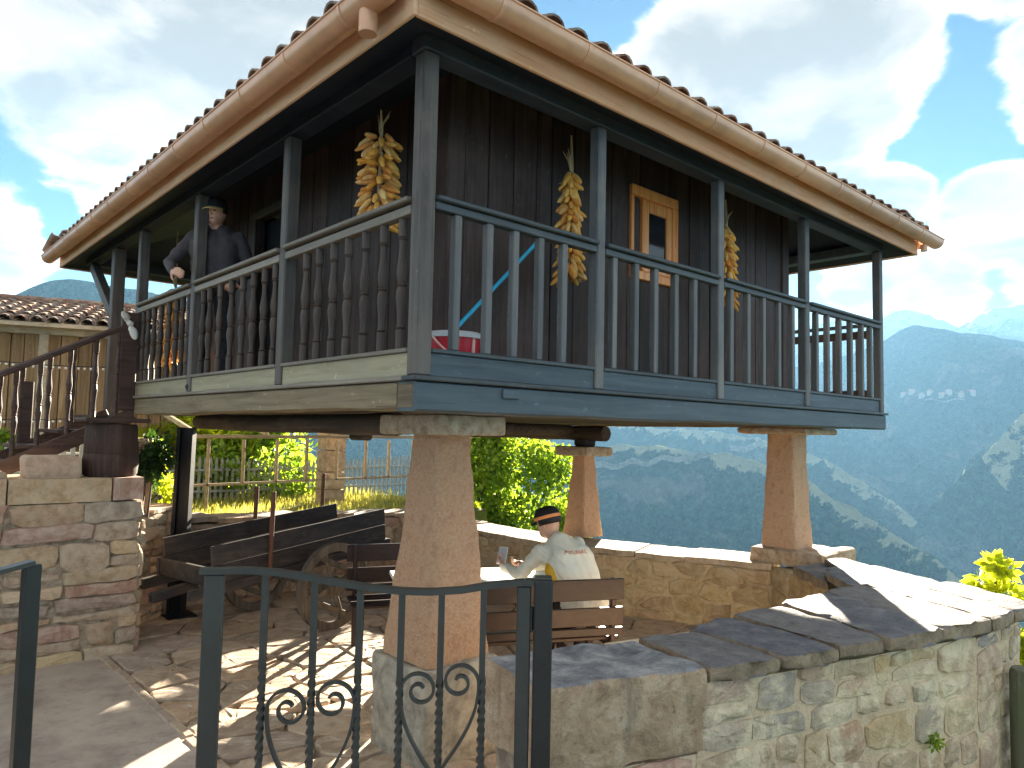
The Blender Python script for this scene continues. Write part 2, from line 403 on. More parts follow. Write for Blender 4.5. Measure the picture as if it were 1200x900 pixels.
STONES = [(0.423, 0.286, 0.186), (0.525, 0.387, 0.227), (0.342, 0.25, 0.2), (0.612, 0.458, 0.262), (0.394, 0.236, 0.18), (0.482, 0.387, 0.275), (0.307, 0.244, 0.193), (0.583, 0.429, 0.29), (0.437, 0.272, 0.213), (0.35, 0.286, 0.227)]
m_wall = rock('field_stone', STONES, .92, 11, 1., .018, (.09, .075, .055), (.36, .32, .21), .22, mott=.75)
PALE = [(0.54, 0.426, 0.294), (0.432, 0.386, 0.332), (0.626, 0.485, 0.314), (0.572, 0.406, 0.314), (0.367, 0.356, 0.351), (0.67, 0.544, 0.408), (0.54, 0.356, 0.247), (0.626, 0.505, 0.38), (0.454, 0.356, 0.266), (0.648, 0.475, 0.266)]
m_pale0 = rock('lime_streaked_stone', PALE, .92, 13, 1., .016, (.14, .15, .15), (.6, .58, .5), .5)
m_mortar0 = rock('old_lime_mortar', [(0.286, 0.242, 0.176), (0.396, 0.341, 0.248), (0.33, 0.275, 0.198)], .95, 16, 1., .02, (0.132, 0.11, 0.077), perobj=False)
m_mortarpale0 = rock('lime_mortar', [(.5, .47, .39), (.62, .6, .52), (.46, .42, .31)], .95, 14, 1., .022, (.2, .2, .17), (.5, .47, .3), .5, perobj=False)
m_mortar = rock('earthy_joint_mortar', [(0.246, 0.196, 0.138), (0.348, 0.275, 0.196), (0.189, 0.152, 0.109)], .95, 16, 1., .02, (0.102, 0.0798, 0.058), perobj=False)
m_mortartan = rock('tan_lime_mortar', [(0.468, 0.362, 0.209), (0.572, 0.45, 0.264), (0.39, 0.3, 0.176)], .95, 12, 1., .02, (0.26, 0.188, 0.099), perobj=False)
def limed(name, cols, scale, lime, amt, bump, perobj=True):
    """stone or mortar half buried under old limewash, with damp streaks; the wash runs over stones and joints alike"""
    m, T = newmat(name); vec, oi = objvec(T, (1, 1, 1), 53. if perobj else 0.)
    pos = T('ShaderNodeNewGeometry').outputs['Position']
    n = T.noise(vec, scale, 9, .7, .4); nf = T.noise(vec, scale*5, 5, .65)
    c = T.ramp(oi, [((i+.5)/len(cols), k) for i, k in enumerate(cols)]) if perobj else T.ramp(n, [(.3+.4*i/(len(cols)-1), k) for i, k in enumerate(cols)])
    c = T.mix(T.smooth(n, .38, .7, 0, .42), c, tuple(x*.5 for x in cols[0]))
    wash = T.noise(pos, 4.2, 8, .68, .5)
    streak = T.noise(T.vmath('MULTIPLY', pos, (7., 7., 1.3)), 1.0, 7, .65)
    c = T.mix(T.smooth(wash, .44, .62, 0, amt), c, lime)
    c = T.mix(T.smooth(streak, .52, .72, 0, .5), c, (.23, .225, .205))
    c = T.mix(T.smooth(T.noise(pos, 9.5, 6, .7), .56, .72, 0, .6), c, (.5, .4, .2))
    c = T.mix(T.smooth(nf, .56, .75, 0, .38), c, (.14, .12, .095))
    finish(T, c, .93, T.math('ADD', T.math('MULTIPLY', n, .7), T.math('MULTIPLY', nf, .35)), .03, 1., spec=.2); return m
m_pale = limed('lime_streaked_stone', PALE, 11, (0.8, 0.69, 0.503), .9, 1.)
m_mortarpale = limed('lime_mortar', [(0.594, 0.453, 0.308), (0.784, 0.618, 0.437), (0.689, 0.536, 0.372)], 13, (0.8, 0.679, 0.503), .9, 1., False)
m_walltan = rock('tan_parapet_stone', [(.5, .38, .2), (.44, .33, .19), (.56, .44, .26), (.4, .3, .18), (.5, .36, .22)], .92, 9, 1., .018, (.2, .15, .08), (.46, .4, .26), .4, mott=.7)
m_slab0 = rock('dark_slate_slab', [(.135, .14, .16), (.17, .17, .18), (.12, .125, .15), (.19, .18, .18)], .7, 30, 1., .012, (.08, .08, .095), (.3, .29, .28), .5, mott=.45)
def mk_block():
    m, T = newmat('weathered_capping_block'); vec, oi = objvec(T)
    n = T.noise(vec, 7, 9, .7, .4); nf = T.noise(vec, 34, 6, .65); nz = T('ShaderNodeSeparateXYZ', i_0=T('ShaderNodeNewGeometry').outputs['Normal']).outputs[2]
    side = T.ramp(n, [(.3, (.26, .18, .12)), (.5, (.44, .325, .22)), (.68, (.58, .47, .35))])
    streak = T.noise(T.vmath('MULTIPLY', vec, (9, 9, 1.6)), 1.0, 6, .65)
    side = T.mix(T.smooth(streak, .5, .68, 0, .6), side, (.17, .15, .12))
    top_ = T.ramp(n, [(.34, (.12, .125, .14)), (.5, (.24, .25, .27)), (.66, (.42, .42, .42))])
    c = T.mix(T.smooth(T.math('ADD', nz, T.math('MULTIPLY', T.math('SUBTRACT', n, .5), .9)), .35, .7), side, top_)
    c = T.mix(T.smooth(nf, .54, .74, 0, .6), c, (.09, .085, .075))
    finish(T, c, .9, T.math('ADD', T.math('MULTIPLY', n, .6), T.math('MULTIPLY', nf, .4)), .035, 1., spec=.2); return m
m_block = mk_block()
def mk_slab():
    m, T = newmat('dark_slate_slab'); vec, oi = objvec(T)
    n = T.noise(vec, 9, 9, .7, .4); nf = T.noise(vec, 46, 6, .65); nz = T('ShaderNodeSeparateXYZ', i_0=T('ShaderNodeNewGeometry').outputs['Normal']).outputs[2]
    side = T.ramp(n, [(.3, (.13, .095, .065)), (.5, (.27, .21, .15)), (.7, (.38, .31, .22))])
    br = T.ramp(oi, [(0, (.11, .115, .14)), (.5, (.15, .15, .165)), (1, (.19, .175, .165))])
    top_ = T.mix(T.smooth(n, .45, .68, 0, .55), br, (.3, .285, .27))
    top_ = T.mix(T.smooth(n, .48, .33, 0, .5), top_, (.06, .065, .08))
    c = T.mix(T.smooth(T.math('ADD', nz, T.math('MULTIPLY', T.math('SUBTRACT', n, .5), .8)), .35, .65), side, top_)
    c = T.mix(T.smooth(nf, .54, .74, 0, .5), c, (.05, .05, .055))
    finish(T, c, .75, T.math('ADD', T.math('MULTIPLY', n, .6), T.math('MULTIPLY', nf, .4)), .03, 1., spec=.3); return m
m_slab = mk_slab()
m_flag = rock('worn_flagstone', [(0.355, 0.267, 0.193), (0.448, 0.339, 0.241), (0.309, 0.239, 0.187), (0.51, 0.391, 0.276), (0.387, 0.311, 0.254), (0.463, 0.326, 0.214)], .8, 8, .7, .012, (0.154, 0.116, 0.0896), (0.556, 0.477, 0.386), .3, mott=.65)
m_joint = rock('earth_joint', [(.13, .095, .06), (.19, .14, .09), (.1, .085, .05)], .95, 12, .9, .012, perobj=False)
m_road = rock('rough_concrete', [(0.343, 0.288, 0.247), (0.429, 0.362, 0.312), (0.3, 0.254, 0.221)], .92, 3.2, .6, .01, (0.186, 0.147, 0.124), None, .25, mott=.7, perobj=False)
m_corn = None
def mk_corn():
    m, T = newmat('dried_maize_kernels'); vec, oi = objvec(T, (1, 1, 1), 11.)
    vo = T('ShaderNodeTexVoronoi', i_Vector=vec, i_Scale=95.)
    n = T.noise(vec, 22, 4, .6)
    c = T.ramp(oi, [(0, (.86, .40, .06)), (.3, (.9, .52, .12)), (.55, (.76, .30, .06)), (.8, (.9, .6, .24)), (1, (.85, .45, .10))])
    c = T.mix(T.smooth(n, .5, .75, 0, .6), c, (.42, .15, .05))
    finish(T, c, .45, T.math('SUBTRACT', 1.0, vo.outputs['Distance']), .004, .9, spec=.4); return m
m_corn = mk_corn()
m_husk = wood('dry_husk', (.3, .2, .1), (.48, .36, .2), (.66, .55, .36), 'Z', .8, .4)
m_red = plain('red_plastic', (.55, .015, .03), .3, 0, 8, .1, .03, .5)
m_pink = plain('pale_pink_plastic', (.75, .45, .4), .4, 0, 8, .08, .03)
m_greyplastic = plain('pale_grey_plastic', (.55, .55, .57), .35, 0, 8, .08, .03)
m_cyan = plain('sky_blue_handle', (.03, .42, .68), .3, 0, 8, .05, .02)
m_white = plain('white_fabric', (.78, .76, .7), .8, 0, 30, .08, .2)
m_tablewhite = plain('white_table_top', (.78, .77, .74), .5, 0, 12, .08, .05)
m_skin = plain('sun_tanned_skin', (.64, .37, .26), .5, 0, 30, .12, .08)
m_shirtwhite = plain('off_white_jersey', (.8, .76, .63), .8, 0, 40, .08, .2)
m_yellow = plain('mustard_panel', (.68, .40, .02), .75, 0, 40, .08, .2)
m_redprint = plain('faded_red_print', (.62, .16, .08), .8, 0, 40, .1, .1)
m_jumper = plain('charcoal_jumper', (0.0682, 0.0589, 0.0651), .85, 0, 60, .25, .4)
m_trouser = plain('dark_trousers', (.03, .03, .038), .8, 0, 40, .2, .3)
m_hair = plain('black_hair', (.012, .01, .009), .55, 0, 60, .2, .4)
m_capblack = plain('black_cap', (.012, .012, .014), .75, 0, 40, .2, .2)
m_strap = plain('orange_cap_band', (.78, .3, .1), .6, 0, 20, .1, .1)
m_captan = plain('mustard_cap', (.74, .5, .2), .75, 0, 40, .15, .2)
m_eye = plain('dark_eye', (.02, .015, .012), .2, 0, 10, .05, 0)
m_lip = plain('lip', (.42, .16, .12), .5, 0, 30, .1, .05)
m_phone = plain('white_phone', (.8, .8, .8), .25, 0, 8, .05, 0)
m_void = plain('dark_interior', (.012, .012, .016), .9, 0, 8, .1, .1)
def mk_glass():
    m, T = newmat('window_glass')
    p = T('ShaderNodeBsdfPrincipled', i_Base_Color=(.02, .02, .026, 1), i_Roughness=.06); p.inputs['Specular IOR Level'].default_value = .6
    T('ShaderNodeOutputMaterial', i_Surface=p); return m
m_glass = mk_glass()
def mk_bulb():
    m, T = newmat('opal_bulb'); finish(T, (.85, .84, .8, 1), .3, spec=.5); return m
m_bulb = mk_bulb()
def leafmat(name, cols, trans=.55):
    m, T = newmat(name)
    ri = T('ShaderNodeNewGeometry').outputs['Random Per Island']
    c = T.ramp(ri, [(i/(len(cols)-1), k) for i, k in enumerate(cols)])
    d = T('ShaderNodeBsdfPrincipled', i_Base_Color=c, i_Roughness=.5); d.inputs['Specular IOR Level'].default_value = .3
    tcol = T.mix(1.0, c, (3.0, 2.7, 1.0), 'MULTIPLY')
    tr = T('ShaderNodeBsdfTranslucent', i_Color=tcol)
    mx = T('ShaderNodeMixShader', i_0=trans, i_1=d, i_2=tr)
    T('ShaderNodeOutputMaterial', i_Surface=mx); return m
m_leaf = leafmat('sunlit_leaf', [(.035, .075, .012), (.09, .17, .02), (.17, .25, .045), (.21, .29, .06), (.06, .11, .02), (.13, .2, .03)])
m_leafdark = leafmat('dark_ivy_leaf', [(.012, .035, .012), (.025, .06, .018), (.035, .075, .02)], .3)
m_leafyel = leafmat('yellow_green_leaf', [(0.21, 0.26, 0.03), (0.3, 0.338, 0.045), (0.15, 0.221, 0.03)], .6)
m_grassblade = leafmat('pale_dry_grass', [(.26, .27, .10), (.34, .34, .15), (.2, .23, .07), (.4, .37, .2)], .4)
m_bark = wood('grey_bark', (.05, .042, .035), (.09, .075, .06), (.15, .13, .105), 'Z', .9, .9)
def mk_ground(name, stops, scale=.35, bump=.8, dist=.2):
    m, T = newmat(name); pos = T('ShaderNodeNewGeometry').outputs['Position']
    n = T.noise(pos, scale, 10, .65); nf = T.noise(pos, scale*9, 6, .65)
    c = T.ramp(T.math('ADD', T.math('MULTIPLY', n, .7), T.math('MULTIPLY', nf, .3)), stops)
    finish(T, c, .95, T.math('ADD', n, T.math('MULTIPLY', nf, .4)), dist, bump, spec=.1); return m
m_grass = mk_ground('meadow_grass', [(.3, (.05, .075, .018)), (.5, (.10, .13, .03)), (.62, (.16, .17, .05)), (.78, (.24, .2, .09))], .5, .8, .05)
def mk_mount(name, green, rockc, pale, s=.012, lo=.5, hi=.62):
    """wooded slope: dark canopy, scree, meadow patches, sunlit crests painted in pale"""
    m, T = newmat(name); geo = T('ShaderNodeNewGeometry'); pos = geo.outputs['Position']
    n = T.noise(pos, s, 8, .62, .4); nf = T.noise(pos, s*9, 8, .66); nt = T.noise(pos, s*26, 4, .6)
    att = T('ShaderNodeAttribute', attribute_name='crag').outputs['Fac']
    c = T.ramp(T.math('ADD', T.math('MULTIPLY', nf, .6), T.math('MULTIPLY', nt, .4)), [(.34, tuple(x*.25 for x in green)), (.5, green), (.66, tuple(x*2.6 for x in green))])
    c = T.mix(T.smooth(n, lo, hi), c, T.ramp(nf, [(.3, tuple(x*.55 for x in rockc)), (.6, rockc), (.8, pale)]))
    c = T.mix(T.smooth(T.math('ADD', att, T.math('MULTIPLY', T.math('SUBTRACT', T.noise(pos, s*5, 7, .7), .5), 2.6)), .55, .75), c, pale)  # sun on the crests painted as pale colour, broken up by noise
    finish(T, c, 1., T.math('ADD', T.math('MULTIPLY', nf, .8), T.math('MULTIPLY', nt, .5)), 22., 1., spec=0.); return m
m_mount = mk_mount('wooded_mountain', (.024, .056, .024), (.17, .175, .14), (.46, .47, .30), lo=.54, hi=.64)
m_mountfar = mk_mount('far_rocky_mountain', (.04, .06, .04), (.2, .2, .19), (.36, .35, .32), .004, .46, .6)
# ------------------------------------------------------------------ terrain
def sstep(a, b, x):
    t = np.clip((np.asarray(x, float)-a)/(b-a), 0, 1); return t*t*(3-2*t)
def g0(x, y):
    """yard level: flat under the granary, climbing along the lane towards the south"""
    return .33*sstep(1.4, -2.6, y)*sstep(1.2, -.6, x)
PLATEAU = [(-70, -18), (-6, -9), (1.5, -5.5), (4.0, -3.2), (4.55, -1.7), (5.45, .5), (4.9, 3), (4.7, 5.4), (5.6, 8), (8.5, 12), (10, 20), (4, 60), (-70, 80)]
def out_dist(x, y):
    P = np.array(PLATEAU); inside = np.zeros(x.shape, bool); dmin = np.full(x.shape, 1e9)
    for a, b in zip(P, np.roll(P, -1, 0)):
        e = b-a; t = np.clip(((x-a[0])*e[0]+(y-a[1])*e[1])/(e@e), 0, 1)
        dmin = np.minimum(dmin, np.hypot(x-a[0]-t*e[0], y-a[1]-t*e[1]))
        c = ((a[1] > y) != (b[1] > y)) & (x < (b[0]-a[0])*(y-a[1])/(b[1]-a[1]+1e-12)+a[0]); inside ^= c
    return np.where(inside, -dmin, dmin)
rad = np.concatenate([np.linspace(.0, 14, 70), np.geomspace(14.4, 5200, 110)])
ang = np.linspace(0, 2*np.pi, 217)[:-1]
RR, AA = np.meshgrid(rad, ang, indexing='ij'); gx = 1.5+RR*np.cos(AA); gy = 2.0+RR*np.sin(AA)
od = out_dist(gx, gy)
gz = np.where(od < 0, -.3, -.3-np.minimum(np.maximum(od, 0)*.85, 60+np.maximum(od-70, 0)*.42))
gz = gz+np.clip(od/14, 0, 1)*(fbm(gx/6, gy/6, 4, 3)-.45)*1.5 + np.clip(od/200, 0, 1)*(fbm(gx/160, gy/160, 5, 9)-.45)*60
gz = np.maximum(gz, -330+fbm(gx/300, gy/300, 4, 5)*30)
# village side climbs gently behind
vs = np.clip(-od-6, 0, 60); gz = gz+np.where(od < 0, vs*.02, 0)
na = len(ang); nr_ = len(rad)
vv = np.stack([gx, gy, gz], -1).reshape(-1, 3)
ff = [(i*na+j, (i+1)*na+j, (i+1)*na+(j+1) % na, i*na+(j+1) % na) for i in range(nr_-1) for j in range(na)]
me = bpy.data.meshes.new('ground'); me.from_pydata(vv.tolist(), [], ff)
m_slope = mk_mount('hillside_scrub', (.045, .07, .02), (.17, .15, .11), (.3, .27, .2), .05)
me.materials.append(m_slope); me.polygons.foreach_set('use_smooth', [True]*len(ff))
props(put(me, 'ground', (0, 0, 0)), 'steep scrubby hillside falling from the yard to the valley floor', None, None, 'structure')

def polar(az, el, D): return np.array([CAM.x+D*math.cos(R(az)), CAM.y+D*math.sin(R(az)), CAM.z+D*math.tan(R(el))])
def ridge(name, crest, w1, d1, w2, d2, mat, label, n=220, m=46, amp=.16, seed=1, litw=0., litside=0, jag=1., lit_from=0., lit_to=1.):
    """mountain built on a crest line (azimuth, elevation, distance); flank 1 lies to the left walking along the crest"""
    C = np.array([polar(*c) for c in crest]); seg = np.r_[0, np.cumsum(np.hypot(*(C[1:]-C[:-1]).T[:2]))]; L = seg[-1]
    t = np.linspace(0, L, n); P = np.stack([np.interp(t, seg, C[:, i]) for i in range(3)], 1)
    k = np.ones(9)/9
    for i in range(3): P[:, i] = np.convolve(np.pad(P[:, i], 4, 'edge'), k, 'valid')
    tan = np.gradient(P[:, :2], axis=0); tan /= np.linalg.norm(tan, axis=1)[:, None]
    nrm = np.stack([-tan[:, 1], tan[:, 0]], 1)
    k2 = np.ones(41)/41
    for i in range(2): nrm[:, i] = np.convolve(np.pad(nrm[:, i], 20, 'edge'), k2, 'valid')
    s = np.concatenate([-(np.linspace(1, 0, m)**1.5), (np.linspace(0, 1, m)**1.5)[1:]])
    S, Tt = np.meshgrid(s, t, indexing='ij')
    wd = np.where(S < 0, w2, w1); dr = np.where(S < 0, d2, d1); a = np.abs(S)
    X = P[:, 0][None]-0+nrm[:, 0][None]*(-1 if False else 1)*S*wd; Y = P[:, 1][None]+nrm[:, 1][None]*S*wd
    W = max(w1, w2)
    prof = a**.82
    gul = fbm(Tt/(W*.16), a*1.6+np.sign(S)*7, 6, seed, True)-.62
    rough = fbm(X/(W*.07), Y/(W*.07), 6, seed+4)-.5
    Z = P[:, 2][None]-dr*prof + dr*amp*gul*np.minimum(1, a*3.5+.10)*1.6 + dr*.10*rough*np.minimum(1, a*5+.22*jag)
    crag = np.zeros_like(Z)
    if litw:
        side = (S*litside > 0) if litside else np.ones_like(S, bool)
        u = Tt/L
        crag = np.where(side, np.clip(1-a/litw, 0, 1), 0)*.9*((u > lit_from) & (u < lit_to))  # strip along the crest that gets the painted sunlight
    N = len(s); vv = np.stack([X, Y, Z], -1).reshape(-1, 3)
    ff = [(i*n+j, i*n+j+1, (i+1)*n+j+1, (i+1)*n+j) for i in range(N-1) for j in range(n-1)]
    c = vv.mean(0); me = bpy.data.meshes.new(name); me.from_pydata((vv-c).tolist(), [], ff); me.materials.append(mat)
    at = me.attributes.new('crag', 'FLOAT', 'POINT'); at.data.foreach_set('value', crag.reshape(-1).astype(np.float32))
    me.polygons.foreach_set('use_smooth', [True]*len(ff))
    return props(put(me, name, c), label, None, None, 'structure')
# crest lines run from left (north) to right (south)
ridge('far_mountain', [(34, 7.2, 3300), (26, 8.0, 3200), (21, 8.4, 3100), (19.4, 8.9, 3100), (17.5, 8.2, 3100), (16.2, 7.7, 3000), (14.6, 8.5, 2900), (12.7, 8.9, 2900), (9, 9.6, 2800), (3, 8.5, 2800)], 1100, 900, 1500, 900, m_mountfar, 'farthest pale blue peaks on the skyline at the right', seed=3, amp=.3, litw=.25, jag=2)
ridge('mountain', [(62, 2.2, 1500), (50, 3.8, 1700), (40, 5, 1800), (32, 5.2, 1900), (26, 5.0, 1900), (21, 6.75, 1800), (19.3, 7.65, 1780), (18.0, 7.75, 1750), (16, 7.2, 1720), (12.7, 6.25, 1700), (8, 5.6, 1700), (0, 6.5, 1700)], 900, 480, 1150, 760, m_mount, 'broad wooded blue mountain beyond the valley at the right', n=420, m=70, seed=12, amp=.36, litw=0.)
ridge('rocky_spur', [(1, 6.5, 1150), (8, 4.0, 1050), (11, 2.7, 980), (12.8, 1.9, 950), (14.0, .4, 930), (15.2, -1.1, 915), (16.4, -2.6, 900), (18.6, -4.9, 880), (20, -7.5, 850), (21, -12, 820)], 190, 120, 420, 330, m_mount, 'sunlit craggy spur dropping into the gorge at the right edge', n=300, m=56, seed=23, amp=.45, litw=.34, litside=0, jag=2.5, lit_from=.30, lit_to=.72)
ridge('wooded_ridge', [(42, 1.2, 1250), (34, .4, 1150), (29, -.2, 1080), (26, -1.0, 1020), (24, -2.0, 980), (22, -3.3, 950), (20, -4.6, 930), (18.2, -6.2, 900), (16.8, -10, 860)], 420, 260, 420, 240, m_mount, 'middle wooded ridge with a pale edge sloping down to the gorge', n=320, m=60, seed=31, amp=.34, litw=.035, litside=0, jag=1.5)
ridge('forest_ridge', [(64, -1.5, 900), (52, -1.2, 860), (44, -1.0, 820), (36, -1.0, 780), (30, -1.6, 740), (26.6, -2.6, 700), (24, -4.2, 670), (21, -6.0, 640), (18.4, -7.6, 620), (16, -9.3, 600), (12, -12.5, 570)], 300, 180, 420, 260, m_mount, 'nearest dark forest slope with a pale crest behind the pillars', n=340, m=60, seed=41, amp=.34, litw=.03, litside=0, jag=1.6)
ridge('northern_hill', [(104, 5.5, 900), (92, 5.0, 900), (86, 6.6, 900), (83.2, 7.6, 900), (81.5, 8.8, 900), (80, 9.6, 900), (78, 9.5, 900), (75.5, 9.2, 900), (70, 8.5, 950), (62, 6.5, 1000), (52, 3.5, 1100), (44, 1.2, 1200)], 500, 260, 620, 320, m_mount, 'blue hill rising over the tiled roof at the left', n=220, seed=51, amp=.15)

# what stands on the far slopes: a pale cliff road and a scatter of village houses
from mathutils.bvhtree import BVHTree
tv, tf = [], []
for o in COL.objects:
    if o.get('kind') == 'structure' and ('mountain' in o.name or 'ridge' in o.name or 'spur' in o.name):
        b = len(tv); tv += [v.co+o.location for v in o.data.vertices]; tf += [tuple(b+i for i in p.vertices) for p in o.data.polygons]
BV = BVHTree.FromPolygons(tv, tf)
def ground_at(az, el):
    d = Vector((math.cos(R(az))*math.cos(R(el)), math.sin(R(az))*math.cos(R(el)), math.sin(R(el))))
    h = BV.ray_cast(CAM, d, 9000); return (h[0], h[1]) if h[0] is not None else (None, None)
def ribbon(name, pts, half, mat, label):
    g = G(); rows = []
    for az, el in pts:
        lo_, hi_ = ground_at(az, el-half)[0], ground_at(az, el+half)[0]
        if lo_ is None or hi_ is None or (hi_-lo_).length > 150: continue
        off = (CAM-lo_).normalized()*3+Vector((0, 0, 2.)); rows.append((lo_+off, hi_+off))
    vs = [p for r_ in rows for p in r_]
    g.add(vs, [(2*i, 2*i+1, 2*i+3, 2*i+2) for i in range(len(rows)-1) if (rows[i+1][0]-rows[i][0]).length < 120]); g.obj(name, mat, None, 180, kind='structure', label=label)
m_cliff = mk_mount('pale_cliff_road', (.3, .31, .26), (.5, .5, .45), (.7, .68, .6), .03)
rr = random.Random(2)
ribbon('mountain_road', [(41.5-12.6*t/60, -2.75+2.05*(t/60)**1.3+.16*math.sin(t*.55)+rr.uniform(-.05, .05)) for t in range(61)], .22, m_cliff, 'pale cliff road cut across the wooded slope under the granary')
ribbon('mountain_road', [(16.0+2.3*t/30, 2.62+.10*math.sin(t*.3)) for t in range(31)], .05, m_cliff, 'thin pale road below the far village houses')
m_farwall = plain('far_house_plaster', (.42, .40, .36), .8); m_farroof = plain('far_house_roof', (.4, .2, .13), .9)
ORD = ['leftmost', 'second from the left', 'third from the left', 'fourth from the left', 'fourth from the right', 'third from the right', 'second from the right', 'rightmost']
for k, (az, el) in enumerate(((19.6, 2.95), (19.1, 3.15), (18.5, 2.9), (18.0, 3.1), (17.3, 2.88), (16.9, 3.12), (16.2, 2.95), (15.6, 3.05))):
    p, nn = ground_at(az, el)
    if p is None: continue
    h = empty('mountain_house', p, ORD[k]+' tiny pale house of the hamlet far up the mountain', 'house', 'houses of the far hamlet')
    a = rr.uniform(0, 3); M = Matrix.Rotation(a, 3, 'Z'); w_, l_ = rr.uniform(6, 8), rr.uniform(7, 11)
    G().box(p+Vector((0, 0, 2)), (l_, w_, 9), M, .1).obj('wall', m_farwall, h)
    g = G(); q = [(-l_/2-.5, -w_/2-.6, 6.5), (l_/2+.5, -w_/2-.6, 6.5), (l_/2+.5, w_/2+.6, 6.5), (-l_/2-.5, w_/2+.6, 6.5), (-l_/2-.5, 0, 9.5), (l_/2+.5, 0, 9.5)]
    g.add([M @ Vector(v)+p for v in q], [(0, 1, 5, 4), (2, 3, 4, 5), (0, 4, 3), (1, 2, 5), (0, 3, 2, 1)]); g.obj('roof', m_farroof, h)

# ------------------------------------------------------------------ haze: one closed box of pale air
def mk_haze():
    m, T = newmat('valley_haze')
    pv = T('ShaderNodeVolumePrincipled'); pv.inputs['Color'].default_value = (.27, .59, 1.0, 1)
    pv.inputs['Density'].default_value = HAZE; pv.inputs['Anisotropy'].default_value = .06
    o = T('ShaderNodeOutputMaterial'); T.l.new(pv.outputs[0], o.inputs['Volume']); return m
HAZE = .00018
hz = G().add([(x, y, z) for x in (-5400, 5400) for y in (-5400, 5400) for z in (-700, 500)],
             [(0, 1, 3, 2), (4, 6, 7, 5), (0, 4, 5, 1), (2, 3, 7, 6), (0, 2, 6, 4), (1, 5, 7, 3)])
hz.obj('haze', mk_haze(), kind='stuff', label='pale blue haze filling the valley')
# ------------------------------------------------------------------ yard, lane, terraces
def sheet(name, x0, x1, y0, y1, nx, ny, zf, mat, label, thick=.6):
    xs = np.linspace(x0, x1, nx); ys = np.linspace(y0, y1, ny); X, Y = np.meshgrid(xs, ys, indexing='ij'); Z = zf(X, Y)
    vv = np.stack([X, Y, Z], -1).reshape(-1, 3).tolist(); ff = [(i*ny+j, (i+1)*ny+j, (i+1)*ny+j+1, i*ny+j+1) for i in range(nx-1) for j in range(ny-1)]
    per = [i*ny for i in range(nx)]+[(nx-1)*ny+j for j in range(1, ny)]+[i*ny+ny-1 for i in range(nx-2, -1, -1)]+[j for j in range(ny-2, 0, -1)]
    b = len(vv); vv += [(vv[p][0], vv[p][1], vv[p][2]-thick) for p in per]
    k = len(per); ff += [(per[i], b+i, b+(i+1) % k, per[(i+1) % k]) for i in range(k)]
    g = G().add(vv, ff); return g.obj(name, mat, None, 60, kind='structure', label=label)
yard = sheet('yard', -.4, 4.62, -1.2, 5.2, 60, 70, lambda x, y: g0(x, y)-.016+(fbm(x*5, y*5, 3, 2)-.45)*.012, m_joint, 'earth bedded yard under the granary')
road = sheet('concrete_lane', -5.5, -.405, -7, 3.9, 60, 90, lambda x, y: g0(x, y)+.002+(fbm(x*1.3, y*1.3, 4, 8)-.45)*.03, m_road, 'stained concrete lane in front of the gate')
apron = sheet('lane_edge', -.4, 5.0, -7.0, -1.2, 50, 50, lambda x, y: g0(x, y)-.02-np.clip(x-.5, 0, 9)*.12+(fbm(x*2, y*2, 4, 8)-.45)*.05, m_grass, 'rough verge below the front wall')
rg = random.Random(11)
pts = cells(5.0, 6.3, .52, .40, rg, jit=.3)
for poly in voronoi(pts, [(0, 0), (5.0, 0), (5.0, 6.3), (0, 6.3)], 1.25):
    q = shrink(poly, .014, rg, .012, .16)
    lift = rg.uniform(-.004, .006)
    def F(u, v, n): x = u-.385; y = v-1.15; return (x, y, g0(x, y)+n+lift)
    g = G(); stone(g, q, F, .03, .010, rg, .012, .002, .006); g.obj('flagstone', m_flag, yard)
# kerb line between lane and yard: a row of small set stones
y_ = -1.0
while y_ < 3.7:
    L = rg.uniform(.22, .5); g = G()
    g.box((-.405+rg.uniform(-.008, .008), y_+L/2, g0(-.4, y_+L/2)-.05), (.07, L-.015, .12), None, .012); g.obj('kerb_stone', m_flag, yard); y_ += L

